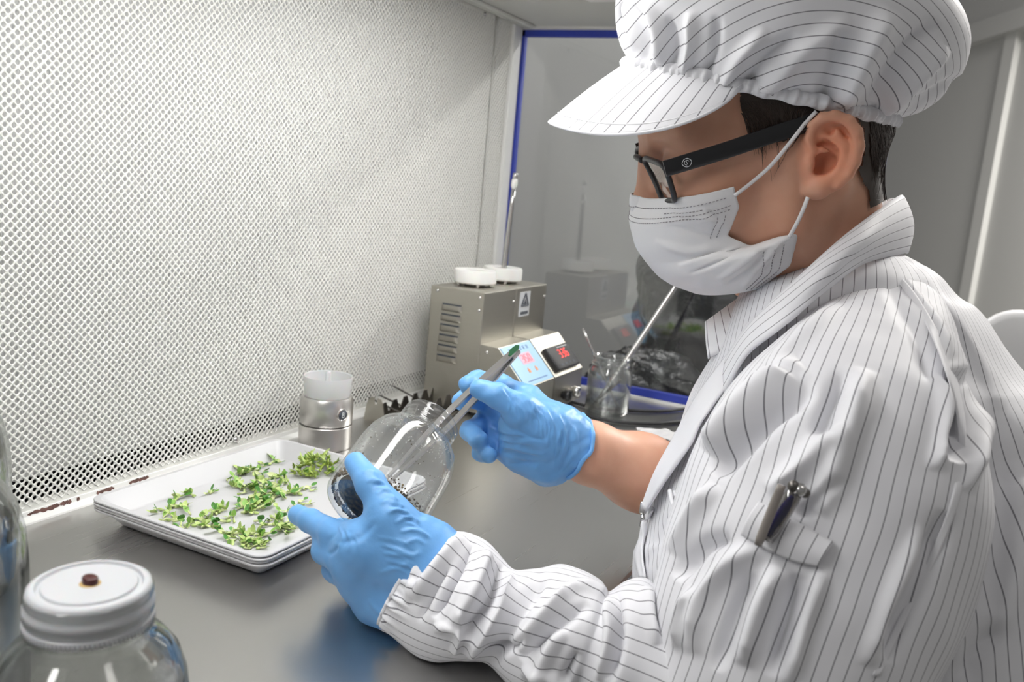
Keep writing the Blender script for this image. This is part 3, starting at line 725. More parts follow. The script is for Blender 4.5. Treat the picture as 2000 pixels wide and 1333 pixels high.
# ---- two bead sterilizers
ys0, ys1, ys2 = .969, 1.0590, 1.157
HX0, HX1, HZ = -.5985, -.5195, .1605
def steriliser(ya, yb, label, louvres, kind):
    r = thing('sterilizer', ((HX0 + HX1) / 2, (ya + yb) / 2, 0), label, 'sterilizer')
    V, Fc = box2((HX0, ya, .004), (HX1, yb, HZ), .0012); body = make('cover', V, Fc, MT['steel_box'], r, smooth=False)
    for sx in (HX0 + .008, HX1 - .008):
        for sy in (ya + .01, yb - .01):
            V, Fc = lathe([(0, 0), (.006, 0), (.005, .0045), (0, .0045)], (sx, sy, 0), n=14); make('foot', V, Fc, MT['black_rubber'], r)
    if louvres:
        for k in range(6):
            zc = .1345 - k * .0135; xc = HX0 + .0335 - .0006 * k; wv = .030
            # pressed-out louvre: half-round hood with an open dark slot under it
            nn = 14; uu = np.linspace(-1, 1, nn); rows = []
            for a in np.linspace(0, 1, 5):
                ang = a * PI / 2
                rows.append(np.column_stack([xc + uu * wv / 2, ya - .0003 - .0034 * math.sin(ang) * np.sqrt(np.clip(1 - np.abs(uu) ** 6, 0, 1)), np.full(nn, zc - .0045 + .0085 * (1 - math.cos(ang)))]))
            lv = make('louvre', np.vstack(rows), gridfaces(5, nn), MT['steel_box'], body)
            V, Fc = box2((xc - wv / 2 + .001, ya - .0006, zc - .002), (xc + wv / 2 - .001, ya - .0002, zc + .0055)); make('louvre_slot', V, Fc, MT['print_dark'], body, smooth=False)
        for sx, sz in ((HX0 + .010, HZ - .006), (HX1 - .006, HZ - .0235), (HX1 - .006, HZ - .007)):
            V, Fc = lathe([(0, .0014), (.0012, .0013), (.0020, .0007), (.0023, 0)], (sx, ya, sz), (0, -1, 0), 14); make('screw', V, Fc, MT['steel'], body)
    V, Fc = lathe([(0, .0014), (.0012, .0013), (.0020, .0007), (.0023, 0)], (HX1, yb - .006, HZ - .018), (1, 0, 0), 14); make('screw', V, Fc, MT['steel'], body)
    # control housing with sloping face
    pr_ = [(HX1, .004), (-.4505, .004), (-.4515, .049), (-.494, .0938), (HX1, .0945)]
    V = np.array([[x, y, z] for y in (ya + .0005, yb - .0015) for x, z in pr_]); n = 5
    Fc = [[i, n + i, n + (i + 1) % n, (i + 1) % n] for i in range(n)] + [list(range(n)), list(range(n, 2 * n))[::-1]]
    ct = make('control_housing', V, Fc, MT['steel_box'], r, smooth=False)
    ex = np.array([0, 1.0, 0]); ey = nrm(np.array([-.494 + .4515, 0, .0938 - .049])); mid = np.array([-.4728, (ya + yb) / 2, .0714]); en = np.cross(ex, ey)
    for sx, sz in ((HX1 + .010, .086), (-.4555, .010), (-.4555, .044)):
        V, Fc = lathe([(0, .0014), (.0012, .0013), (.0020, .0007), (.0023, 0)], (sx, ya + .0005, sz), (0, -1, 0), 14); make('screw', V, Fc, MT['steel'], ct)
    for dy_ in (.30, .62):
        kn = np.array([-.4505, ya + (yb - ya) * dy_, .021])
        V, Fc = lathe([(0, .013), (.006, .0128), (.0075, .011), (.0078, .004), (.0055, .0035), (.0055, 0)], kn, (1, 0, 0), 22); make('knob' if dy_ < .5 else 'cable_gland', V, Fc, MT['black'] if dy_ < .5 else MT['steel'], ct)
    if kind == 'blue':
        V, Fc = flatbox(mid + en * .0006, ex, ey, (yb - ya) * .93, .0595, .0012); pn = make('blue_panel', V, Fc, MT['panel_blue'], ct, smooth=False)
        digits('350', mid + ey * .007 + en * .0013 + ex * .004, ex, ey, .0105, MT['led_pink'], pn)
        V, Fc = flatbox(mid + ey * .007 + en * .0013 + ex * .004, ex, ey, .034, .0165, .0003); make('display_window', V, Fc, MT['paper'] if False else mat('display_pale', (.62, .42, .56), .3), pn, smooth=False)
        for s in (-1, 1):
            V, Fc = prism([(-.0028, -.0032), (.0028, -.0032), (.0028, .001), (0, .0042), (-.0028, .001)], .0006, mid - ey * .0105 + en * .0014 + ex * (.002 + s * .0105), ex, ey); make('arrow_button', V, Fc, MT['orange'], pn, smooth=False)
        # heading of six blocky characters and a line of small print
        for k in range(6):
            o = mid + ey * .0225 + en * .0013 + ex * ((k - 2.5) * .0098); P_ = []
            for a_, b_, w_, h_ in ((0, .0022, .0052, .0007), (0, -.0002, .0046, .0007), (0, -.0024, .0052, .0007), (-.0018, 0, .0007, .0052), ((.0016 if k % 2 else .0003), 0, .0007, .0052)):
                P_.append(flatbox(o + ex * a_ + ey * b_, ex, ey, w_, h_, .0002))
            V, Fc = join(*P_); make('printed_character', V, Fc, MT['print_blue'], pn, smooth=False)
        P_ = [flatbox(mid - ey * .0245 + en * .0013 + ex * ((k - 6.5) * .0041), ex, ey, .0031, .0016, .0002) for k in range(14)]
        V, Fc = join(*P_); make('small_print', V, Fc, MT['print_blue'], pn, smooth=False)
    else:
        c = mid - ey * .0075; V, Fc = box(c + en * .003, (.074, .036, .0075), .0014, np.stack([ex, ey, en])); pn = make('meter_case', V, Fc, MT['black'], ct, smooth=False)
        digits('336', c + en * .0068 + ey * .004 + ex * .003, ex, ey, .0120, MT['led_red'], pn)
        for k in range(4):
            V, Fc = flatbox(c + en * .0069 - ey * .0115 + ex * ((k - 1.5) * .013), ex, ey, .007, .003, .0003); make('meter_key', V, Fc, MT['print_dark'], pn, smooth=False)
        P_ = [flatbox(c + en * .0069 + ey * .0140 + ex * ((k - 3.5) * .0042 + .012), ex, ey, .0026, .0014, .0002) for k in range(8)]
        V, Fc = join(*P_); make('small_print', V, Fc, MT['paper'], pn, smooth=False)
    # white ceramic mouth ring on pegs
    cy_ = (ya + yb) / 2 + (.010 if kind == 'blue' else -.006); cx_ = (HX0 + HX1) / 2 - .006; R = .0285 if kind == 'blue' else .0275
    for a in range(4):
        V, Fc = lathe([(.0025, 0), (.0025, .006)], (cx_ + math.cos(a * PI / 2 + .7) * R * .75, cy_ + math.sin(a * PI / 2 + .7) * R * .75, HZ - .001), n=10); make('ring_peg', V, Fc, MT['steel'], r)
    V, Fc = lathe([(R * .48, HZ + .004), (R * .95, HZ + .004), (R, HZ + .0055), (R, HZ + .019), (R * .96, HZ + .0212), (R * .55, HZ + .0212), (R * .48, HZ + .020)], (cx_, cy_, 0), n=56, close=True); make('ceramic_ring', V, Fc, MT['ceramic'], r, autosmooth=40)
    V, Fc = lathe([(R * .5, HZ + .0045), (R * .5, HZ - .02), (0, HZ - .02)], (cx_, cy_, 0), n=32); make('bead_well', V, Fc, MT['steel_dark'], r)
    if kind == 'black':
        c = np.array([HX1 + .0006, ya + .026, HZ - .0235])
        V, Fc = flatbox(c, (0, 1, 0), (0, 0, 1), .031, .034, .0008); sk = make('warning_sticker', V, Fc, MT['paper'], r, smooth=False)
        E_, Z_ = np.array([0, 1.0, 0]), np.array([0, 0, 1.0]); tri = [c + np.array([.0006, 0, .0035]) + E_ * math.cos(a) * .0125 + Z_ * math.sin(a) * .0115 for a in (PI / 2, PI / 2 + 2 * PI / 3, PI / 2 + 4 * PI / 3, PI / 2)]
        P_ = [tube(np.linspace(tri[i], tri[i + 1], 3), .0013, 4) for i in range(3)]
        P_.append(tube(np.linspace(c + [.0006, -.0055, .0005], c + [.0006, .0055, .0005], 3), .0011, 4)); P_.append(tube(np.linspace(c + [.0006, -.003, -.001], c + [.0006, .001, .006], 3), .0010, 4)); P_.append(tube(np.linspace(c + [.0006, .003, -.001], c + [.0006, .0012, .004], 3), .0010, 4))
        V, Fc = join(*P_); make('warning_triangle', V, Fc, MT['print_dark'], sk, smooth=False)
        P_ = [flatbox(c + np.array([.0006, (k - 2) * .0047, -.0122]), (0, 1, 0), (0, 0, 1), .0036, .0042, .0003) for k in range(5)]
        V, Fc = join(*P_); make('sticker_print', V, Fc, MT['print_dark'], sk, smooth=False)
    return r, (cx_, cy_, HZ)
s1, _ = steriliser(ys0, ys1, 'steel box sterilizer with louvred side and pale blue control panel', True, 'blue')
s2, w2 = steriliser(ys1 + .0015, ys2, 'steel box sterilizer with black meter and warning sticker, against the glass', False, 'black')
# glass-topped tool standing in the far sterilizer
A_ = np.array([w2[0], w2[1], HZ - .018]); T_ = iyp(1007, 338, w2[1] + .01); dv = nrm(T_ - A_); Lr = np.linalg.norm(T_ - A_)
rd = thing('scalpel_holder', A_, 'slim steel tool with white tip standing in the far sterilizer ring', 'tool')
V, Fc = tube(np.linspace(A_, A_ + dv * (Lr - .022), 8), [.0042, .0042, .0040, .0038, .0036, .0034, .0032, .0030], 14); make('shaft', V, Fc, MT['steel'], rd)
V, Fc = tube(np.linspace(A_ + dv * (Lr - .022), A_ + dv * (Lr - .008), 6), [.0030, .0042, .0046, .0046, .0044, .0036], 14); make('white_collar', V, Fc, MT['ceramic'], rd)
V, Fc = tube(np.linspace(A_ + dv * (Lr - .008), A_ + dv * Lr, 4), [.0034, .0036, .0036, .003], 14); make('tip', V, Fc, MT['steel'], rd)

# ---- jar of water with tools
wc = izp(1184, 805, 0); wr = .0305
wj = thing('water_jar', wc, 'small clear glass jar half full of water beside the black meter', 'jar')
pr_ = [(wr * .9, 0), (wr, .004), (wr * 1.0, .055), (wr * .93, .0615), (wr * .84, .0645), (wr * .84, .068), (wr * .90, .069), (wr * .90, .071), (wr * .85, .072), (wr * .86, .076), (wr * .90, .0775), (wr * .86, .079), (wr * .80, .0795), (wr * .79, .066), (wr * .88, .060), (wr * .94, .054), (wr * .94, .005), (wr * .8, .003), (0, .003)]
V, Fc = lathe(pr_, wc, n=64); make('glass_wall', V, Fc, MT['jar_glass_thick'], wj)
V, Fc = lathe([(0, .0035), (wr * .85, .0035), (wr * .925, .006), (wr * .925, .0465), (0, .0465)], wc, n=48); wtr = make('water', V, Fc, MT['water'], wj, autosmooth=30)
for a, b, r_, lab, yy_, m_ in (((1331, 542), (1218, 712), .0046, 'long steel rod leaning out of the water jar towards the mask', wc[1] + .012, 'steel'), ((1138, 642), (1162, 696), .0016, 'short thin steel probe leaning left in the water jar', wc[1] - .004, 'steel')):
    T_ = iyp(*a, yy_ + (.045 if r_ > .003 else .0)); Bm = iyp(*b, yy_)
    d_ = nrm(Bm - T_); k = (Bm[2] - .007) / max(-d_[2], 1e-3)
    E_ = Bm + d_ * k
    lim = wr * .84; h2 = (E_ - wc)[:2]
    if np.linalg.norm(h2) > lim: E_[:2] = wc[:2] + h2 / np.linalg.norm(h2) * lim
    V, Fc = tube(np.linspace(T_, E_, 10), [r_ * (.8 + .2 * i / 9) if r_ > .003 else r_ for i in range(10)], 14)
    tag(make('steel_rod' if r_ > .003 else 'steel_probe', V, Fc, MT[m_]), lab, 'tool')
V, Fc = tube(np.linspace(wc + [.018, -.006, .050], wc + [-.020, -.010, .006], 6), .0018, 10); tag(make('steel_probe', V, Fc, MT['steel_dark']), 'dark steel probe standing under water in the small jar', 'tool')

# ---- black cables, paper tissue
for k, (P_, lab) in enumerate((([(1082, 790), (1130, 808), (1190, 822), (1250, 828), (1310, 826), (1380, 815)], 'black power cable trailing across the worktop behind the gloved wrist'), ([(1095, 782), (1150, 800), (1215, 808), (1290, 810), (1380, 800)], 'second black cable running beside the first past the water jar'))):
    pts = crom([izp(x_, y_, .0032) for x_, y_ in P_], 40); pts[:, 2] = .0032
    if k == 1: pts[:, 1] += .03 * np.linspace(0, 1, 40) ** .5
    V, Fc = tube(pts, .0023, 10); tag(make('power_cable', V, Fc, MT['black_rubber']), lab, 'cable')
tc = izp(1275, 852, 0); g = np.linspace(-1, 1, 40); U_, W_ = np.meshgrid(g, g, indexing='ij')
Z_ = .004 + .008 * np.exp(-(U_ ** 2 + W_ ** 2) * 1.2) * (1 + .5 * np.sin(9 * U_ + 3 * W_) * np.cos(7 * W_ - 2 * U_)) + .0025 * np.abs(np.sin(6 * U_ - 8 * W_))
V = np.stack([tc[0] + .03 + U_ * .05 * (1 + .1 * np.sin(5 * W_)), tc[1] + W_ * .02 * (1 + .15 * np.sin(6 * U_)), Z_], -1).reshape(-1, 3)
V[:, 2] -= V[:, 2].min() - .0005
o = make('paper_tissue', V, gridfaces(40, 40), MT['mask']); tag(o, 'crumpled white tissue on the worktop behind the bare forearm', 'tissue')

# ---- jars: profile shared by the held jar and the standing ones (radius, height), unit = metre
def jar_profile(s=1.0):
    out = [(.0, .0035), (.030, .0028), (.0345, .0005), (.0375, .0012), (.0392, .0045), (.0398, .012), (.0400, .045), (.0398, .058), (.0385, .069), (.0355, .078), (.0305, .0845), (.0262, .0880), (.0242, .0905), (.0238, .0935), (.0250, .0945), (.0250, .0957), (.0238, .0968), (.0238, .0985), (.0249, .0995), (.0249, .1007), (.0238, .1018), (.0238, .1045), (.0245, .1060), (.0245, .1080), (.0236, .1092), (.0222, .1092), (.0215, .1075), (.0215, .0910), (.0240, .0868), (.0285, .0825), (.0335, .0765), (.0365, .0680), (.0378, .0570), (.0380, .0450), (.0378, .0120), (.0365, .0065), (.033, .0050), (0, .0050)]
    return [(a * s, b * s) for a, b in out]
def jar_lid(parent, c, s=1.0, mat_=None):
    c = np.asarray(c)
    V, Fc = lathe([(x * s, z * s) for x, z in [(.0262, 0), (.0272, .0004), (.0274, .0030), (.0266, .0036), (.0266, .0070), (.0274, .0078), (.0274, .0100), (.0264, .0110), (.0264, .0150), (.0258, .0172), (.0240, .0182), (.0224, .0182), (.0216, .0168), (.0204, .0168), (.0197, .0180), (.0165, .0180), (0, .0178)]], c, n=72)
    ld = make('lid', V, Fc, MT['lid'], parent, autosmooth=50)
    P_ = []
    for k in range(90):
        a = k * 2 * PI / 90; P_.append(tube(np.linspace(c + np.array([math.cos(a), math.sin(a), 0]) * .0272 * s, c + np.array([math.cos(a) * .0272 * s, math.sin(a) * .0272 * s, .0026 * s]), 2), .00045 * s, 4))
    V, Fc = join(*P_); make('grip_ribs', V, Fc, MT['lid'], ld)
    t_ = c + np.array([0, 0, .0178 * s])
    V, Fc = lathe([(0, .0003), (.0040, .0003), (.0044, 0)], t_, n=20); make('scorch_mark', V * 1.0, Fc, MT['burn_edge'], ld)
    V, Fc = lathe([(0, .0022), (.0012, .0020), (.0030, .0030), (.0036, .0024), (.0036, 0)], t_ + [0, 0, .0002], n=20); V = t_ + (V - t_) * [1.05, .8, 1]; make('burnt_plug', V, Fc, MT['burn'], ld)
    return ld
lidc = at(176, 1140, .372); jz = lidc[2] - .0168
sc_ = jz / .0905
fj = thing('storage_jar', (lidc[0], lidc[1], 0), 'glass jar with cloudy white screw lid and burnt centre plug, lower left', 'jar')
V, Fc = lathe([(a, b * (jz + .012) / .1092) for a, b in jar_profile(1.03)], (lidc[0], lidc[1], 0), n=96); make('glass_wall', V, Fc, MT['jar_glass_front'], fj)
jar_lid(fj, (lidc[0], lidc[1], jz), .94)
for (px, py, d_, lab) in ((-140, 1230, .44, 'glass jar half out of frame behind the lidded jar, left edge'), (-135, 860, .56, 'tall glass jar at the left edge against the perforated wall')):
    c = at(px, py, d_); c[2] = 0
    jj_ = thing('storage_jar', c, lab, 'jar')
    hgt = {0: .13}.get(0) if px > -100 else .165
    V, Fc = lathe([(a * 1.12, b * hgt / .1092) for a, b in jar_profile(1.0)], c, n=80); make('glass_wall', V, Fc, MT['jar_glass_front'], jj_)
    jar_lid(jj_, c + np.array([0, 0, hgt - .012]), 1.05)
# ================================================================== the person
HO = np.array([-0.13513116, 0.70576016, 0.33894485])                 # midpoint between the ears
HF = np.array([-0.85694856, -0.40725583, -0.31588266]); HL = np.array([0.46333326, -0.87717277, -0.12605645]); HU = np.array([-0.22574644, -0.25438283, 0.94038711])
HM = np.stack([HF, HL, HU])
def h2w(P): return HO + .01 * (np.asarray(P, float) @ HM)            # head frame (forward, left, up in cm) -> world
def w2h(P): return ((np.asarray(P) - HO) @ HM.T) * 100
def hl(px, py, L):                                                   # point at lateral distance L of the head's mid plane
    d = rayd(px, py); t_ = (L * .01 - (CAM - HO) @ HL) / (d @ HL); return w2h(CAM + d * t_)
person = None
# ---------------- head and neck
S = SDF((-11.5, -9.2, -17), (14, 10.4, 14.5), .17)
S.ell((-.4, 0, 4.6), (9.5, 7.3, 8.5))
S.ell((4.6, 0, 1.0), (5.6, 6.2, 8.0), 2.0)
S.ell((4.0, 0, -3.2), (5.2, 5.0, 5.2), 2.0)
for s in (-1, 1):
    S.cone((1.2, s * 5.1, -4.4), (7.0, s * 1.4, -7.3), 1.6, 1.4, 1.8)      # jaw
    S.cone((.8, s * 5.9, .5), (1.2, s * 5.2, -4.8), 1.5, 1.6, 2.0)
    S.ell((6.6, s * 4.4, -.9), (2.6, 2.1, 2.4), 1.6)                       # cheekbone
    S.cone((8.7, s * 1.2, 4.1), (7.4, s * 5.0, 3.9), .95, .8, 1.2)         # brow
    S.ell((9.7, s * 3.3, 1.9), (1.4, 1.9, 1.15), 1.0, 'sub')               # eye socket
    S.ell((7.75, s * 3.25, 1.8), (1.35, 1.5, 1.25), .35)                   # closed-down lid over the eye
    S.cone((8.95, s * 2.2, 1.35), (8.3, s * 4.6, 1.5), .16, .14, .25)      # lid edge
S.cone((8.3, 0, -6.0), (8.0, 0, -7.2), 1.3, 1.4, 1.5)                      # chin
S.cone((9.2, 0, 3.0), (10.35, 0, -.6), .62, .85, .9); S.ell((10.5, 0, -1.4), (1.0, 1.1, .85), .8)
for s in (-1, 1): S.ell((9.8, s * 1.15, -1.9), (.8, .65, .65), .5)
S.cone((9.6, -1.8, -4.6), (9.6, 1.8, -4.6), .75, .75, .8)                  # lips
NB = w2h(at(1622, 640, .712))
S.cone((-1.4, 0, -2.0), NB, 5.1, 5.6, 2.2)
for s in (-1, 1): S.cone((-2.2, s * 5.8, -2.2), NB * .75 + np.array([5.2, s * 2.6, .6]), 1.0, 1.0, 1.4)
for s in (-1, 1): S.cone((-3.4, s * 2.6, -2), NB + np.array([-1.2, s * 3.4, 0]), 2.2, 2.2, 2.0)
# left ear, drawn in its own tilted plane
def earp(px, py, dl=0.0):
    d = rayd(px, py) @ HM.T * 100; o = (CAM - HO) @ HM.T * 100; nv = np.array([.34, .94, 0.0])
    t_ = (7.15 + dl - o @ nv) / (d @ nv); return o + d * t_
e_f = nrm(earp(1560, 300) - earp(1680, 300)); e_u = nrm(earp(1632, 225) - earp(1590, 385)); e_n = nrm(np.cross(e_f, e_u)); e_u = np.cross(e_n, e_f)
if e_n[1] < 0: e_n = -e_n
AX = np.stack([e_f, e_n, e_u])
ec = earp(1622, 300)
S.ell(ec - e_n * .25, (1.95, .55, 2.75), .5, axes=AX)
S.ell(earp(1600, 330) - e_n * .9, (1.2, 1.2, 1.9), .6)
S.ell(earp(1636, 264) + e_n * .34, (1.25, .62, 1.3), .2, 'sub', AX)           # scaphoid hollow
S.ell(earp(1609, 309) + e_n * .10, (1.08, .95, 1.15), .25, 'sub', AX)              # concha
S.ell(earp(1600, 322) - e_n * .25, (.6, .8, .65), .3, 'sub', AX)
hel = [(1588, 296), (1580, 272), (1587, 246), (1606, 230), (1632, 226), (1658, 236), (1673, 258), (1677, 286), (1670, 316), (1656, 342), (1636, 362)]
S.chain([earp(*p, .22) for p in hel], [.26, .30, .34, .36, .37, .38, .40, .40, .38, .36, .34], .22)
S.chain([earp(*p, .05) for p in ((1634, 256), (1650, 282), (1650, 310), (1636, 338), (1616, 354))], [.22, .30, .34, .34, .30], .25)
S.chain([earp(*p, .02) for p in ((1606, 262), (1628, 272), (1648, 288))], [.16, .22, .26], .2)
S.chain([earp(*p, .02) for p in ((1588, 296), (1604, 292), (1620, 296))], [.26, .2, .12], .25)
S.ell(earp(1581, 320, .15), (.38, .38, .62), .3, axes=AX)                        # tragus
S.chain([earp(*p, .05) for p in ((1616, 356), (1600, 366), (1586, 368))], [.42, .58, .50], .35)
S.ell(earp(1594, 374, .0), (.80, .42, .62), .35, axes=AX)                        # lobe
S.ell((-1.2, -7.3, .6), (1.9, .6, 3.0), .4)                                      # other ear, out of view
hV, hQ = S.mesh(2)
hVw = h2w(hV)
def head_push(P, gap):
    """move points (head frame, cm) out of the head until they keep the given gap"""
    P = P.copy()
    for _ in range(12):
        g = np.clip((P - S.lo) / S.h, 1, np.array(S.n) - 3); i = g.astype(int); f_ = g - i
        def val(o): 
            q = i + o; return S.D[q[:, 0], q[:, 1], q[:, 2]]
        v = np.zeros(len(P)); 
        for a in (0, 1):
            for b in (0, 1):
                for c in (0, 1):
                    w_ = (f_[:, 0] if a else 1 - f_[:, 0]) * (f_[:, 1] if b else 1 - f_[:, 1]) * (f_[:, 2] if c else 1 - f_[:, 2]); v += w_ * np.clip(val(np.array([a, b, c])), -5, 5)
        G = np.stack([np.clip(val(np.eye(3, dtype=int)[k]), -5, 5) - np.clip(val(-np.eye(3, dtype=int)[k]), -5, 5) for k in range(3)], 1); G = nrm(G)
        need = np.clip(gap - v, 0, .6)
        if need.max() < .005: break
        P = P + G * need[:, None]
    return P
# ---------------- bare right forearm, trunk core (one joined skin mesh)
A = SDF((-.42, .55, -.08), (.12, 1.0, .32), .0035)
A.chain([at(1085, 862, .699), at(1150, 884, .711), at(1250, 922, .737), at(1400, 985, .785)], [.0180, .0218, .0290, .037], .02)
A.chain([at(1400, 985, .785), at(1560, 760, .79)], [.037, .046], .03)
A.cone(at(1640, 660, .72), at(1660, 1000, .72), .055, .09, .03)
A.cone(at(1560, 740, .79), at(1670, 790, .64), .04, .035, .03)
aV, aQ = A.mesh(2)
V = np.vstack([hVw, aV]); Q = np.vstack([hQ, aQ + len(hVw)])
person = make('person', V, Q, MT['skin'], loc=(HO[0] + .1, HO[1] + .05, -.30))
fl_ = person.data.attributes.new('flush', 'FLOAT', 'POINT'); xx_, yy_, _ = project(V); de_ = ((w2h(V) - ec) @ AX.T) / np.array([2.3, 1.3, 3.2])
fl_.data.foreach_set('value', (.75 * np.clip(1.6 - 1.6 * np.linalg.norm(de_, axis=1), 0, 1) ** .6).astype(np.float32))
tag(person, 'person in striped white coat and cap, mask and blue gloves, bent over a jar', 'person')

# ---------------- hair
hx, hy, hz = project(hVw); hN = vnormals(hVw, hQ); vis = (hN @ CW) < -.02
VI = np.where(vis)[0]
def surf(px, py, lift=0.0):
    i = VI[np.argmin((hx[VI] - px) ** 2 + (hy[VI] - py) ** 2)]
    p = hVw[i]; d = rayd(px, py); t_ = ((p - CAM) @ hN[i]) / (d @ hN[i] - 1e-9)
    q = CAM + d * t_
    if np.linalg.norm(q - p) > .004: q = p
    return q + hN[i] * lift
def inpoly(x, y, poly):
    r_ = np.zeros(x.shape, bool); P_ = np.asarray(poly, float); j = len(P_) - 1
    for i in range(len(P_)):
        xi, yi = P_[i]; xj, yj = P_[j]
        c = ((yi > y) != (yj > y)) & (x < (xj - xi) * (y - yi) / (yj - yi + 1e-12) + xi); r_ ^= c; j = i
    return r_
side = [(1440, 150), (1450, 215), (1462, 240), (1488, 262), (1508, 276), (1530, 278), (1552, 262), (1572, 240), (1600, 215), (1610, 150)]
back = [(1650, 150), (1668, 225), (1684, 252), (1686, 285), (1680, 320), (1672, 335), (1684, 362), (1700, 380), (1745, 395), (1790, 330), (1790, 150)]
cent = hVw[hQ].mean(1); cx_, cy_, _ = project(cent); loc_c = w2h(cent)
sel = (inpoly(cx_, cy_, side) | inpoly(cx_, cy_, back)) & (loc_c[:, 1] > -2)
sel |= (loc_c[:, 2] > 5.0 + .45 * loc_c[:, 0]) & (loc_c[:, 2] > 3.5)
sel |= (loc_c[:, 0] < -4.5) & (loc_c[:, 2] > -4.5) & (np.abs(loc_c[:, 1]) < 7.0)
sel &= ~((loc_c @ np.array([.34, .94, 0.0]) > 6.75) & (cx_ > 1555) & (cx_ < 1690) & (cy_ > 215) & (cy_ < 395))
hf = hQ[sel]; u_, inv = np.unique(hf, return_inverse=True)
hair_base = hVw[u_] + hN[u_] * .0022
parts_ = [(hair_base, inv.reshape(-1, 4))]
r_ = np.random.default_rng(3)
def strand(p0, p1, bend, lift0, lift1, rad=.00022, tip=(0, 0)):
    k = 7; tt = np.linspace(0, 1, k); pts = []
    for t_ in tt:
        x = p0[0] + (p1[0] - p0[0]) * t_ + bend[0] * 4 * t_ * (1 - t_); y = p0[1] + (p1[1] - p0[1]) * t_ + bend[1] * 4 * t_ * (1 - t_)
        pts.append(surf(x, y, lift0 + (lift1 - lift0) * t_))
    pts = np.array(pts); pts[1:-1] = (pts[:-2] + pts[2:] + 2 * pts[1:-1]) / 4
    return tube(pts, [rad * v for v in (1, 1, 1, 1, .9, .7, .3)], 4, caps=False)
for _ in range(460):      # sideburn: sweeps down and back
    x = r_.uniform(1446, 1585); y = r_.uniform(195, 225 + max(0, (x - 1460)) * .25)
    ex = x + r_.uniform(8, 46); L = r_.uniform(50, 120) * np.clip(1.15 - abs(x - 1500) / 110, .25, 1)
    if ex > 1560 - max(0, y + L - 235) * .45: ex = min(ex, 1562 - max(0, y + L - 235) * .45)
    parts_.append(strand((x, y), (ex, y + L), (r_.uniform(-4, 6), 0), .0026, r_.uniform(.0015, .0045)))
for _ in range(330):      # behind the ear, down the nape
    x = r_.uniform(1693, 1742); y = r_.uniform(232, 300); ex = max(1690, x + r_.uniform(-4, 10) - (x - 1705) * .35); ey = y + r_.uniform(60, 125)
    parts_.append(strand((x, y), (ex, min(ey, 392)), (r_.uniform(0, 10), 0), .003, r_.uniform(.001, .004)))
Vh, Fh = join(*parts_)
make('hair', Vh, Fh, MT['hair'], person)

# ---------------- cap
ca = math.radians(25.3); C1 = np.array([math.cos(ca), 0, math.sin(ca)]); C3 = np.array([-math.sin(ca), 0, math.cos(ca)]); C2 = np.array([0, 1.0, 0]); CC = np.array([.35, 0, 4.75])
NT_, NS_ = 420, 110
th = np.linspace(0, 2 * PI, NT_, endpoint=False); ss = np.linspace(0, 1, NS_)
pa = crom(np.array([(1.00, -.35), (.985, .1), (1.03, .55), (1.10, 1.4), (1.17, 3.0), (1.20, 5.0), (1.17, 7.2), (1.05, 9.2), (.80, 10.9), (.45, 11.8), (.02, 12.1)]), NS_)
puff = .30 + .11 * ((1 - np.cos(th)) / 2) ** 1.6 * 2.1 - .10 * np.exp(-(th - 0) ** 2)   # more cloth at the back
rr = 1 + (pa[:, :1] - 1) * np.where(pa[:, :1] > 1, puff[None] * 3.2, 1.0)
zz = np.repeat(pa[:, 1:], NT_, 1)
sagb = ((1 - np.cos(th)) / 2) ** 2
zz = zz - .3 * sagb[None] * np.clip((ss[:, None] - .12) * 4, 0, 1) * np.clip((1 - ss[:, None]) * 2.5, 0, 1)
r_ = np.random.default_rng(11)
pl = np.zeros((NS_, NT_))
for k, (n0, a0, d0) in enumerate(((13, .20, 3.2), (21, .22, 5.0), (34, .17, 8), (47, .10, 12), (8, .22, 2.0))):
    ph = r_.uniform(0, 6.3); wob = np.sin(3 * th + r_.uniform(0, 6)) * .8 + np.sin(7 * th + r_.uniform(0, 6)) * .35
    pl += a0 * np.sin(n0 * th + ph + wob)[None] * np.exp(-ss[:, None] * d0) * np.clip((ss[:, None] - .02) * 14, .25, 1)
ring_x = np.where(np.cos(th) < 0, 9.9, 10.5)[None] * rr * np.cos(th)[None]; ring_y = 8.05 * rr * np.sin(th)[None]
dirx, diry = np.cos(th)[None], np.sin(th)[None]
Pl = CC + (ring_x + pl * dirx)[..., None] * C1 + (ring_y + pl * diry)[..., None] * C2 + (zz + .2 * pl)[..., None] * C3
cV = h2w(Pl.reshape(-1, 3)); cQ = gridfaces(NS_, NT_, True)[:, ::-1]
if (vnormals(cV, cQ) * (cV - h2w([0, 0, 6]))).sum() < 0: cQ = cQ[:, ::-1]
cap_strokes = [([(1290, 130), (1285, 60), (1262, 0)], 11, 4), ([(1330, 150), (1352, 90), (1350, 20)], 13, 5), ([(1372, 160), (1395, 100), (1400, 30)], 9, -4), ([(1405, 185), (1440, 120), (1500, 60)], 14, 5), ([(1450, 185), (1490, 120), (1560, 70)], 12, -4),
 ([(1480, 195), (1560, 110), (1660, 40)], 18, 4), ([(1640, 215), (1690, 110), (1740, 20)], 22, 6), ([(1690, 228), (1760, 120), (1830, 40)], 18, -6), ([(1715, 235), (1790, 150), (1850, 90)], 14, 5), ([(1740, 236), (1820, 190), (1880, 150)], 12, -4), ([(1600, 210), (1630, 130), (1640, 60)], 16, -4), ([(1240, 100), (1228, 40), (1215, 0)], 10, 3), ([(1265, 120), (1258, 60), (1235, 5)], 7, -3), ([(1310, 140), (1318, 90), (1305, 30)], 8, -4)]
cV = sculpt(cV, cQ, [(p_, w_, h_ * 1.6) for p_, w_, h_ in cap_strokes])
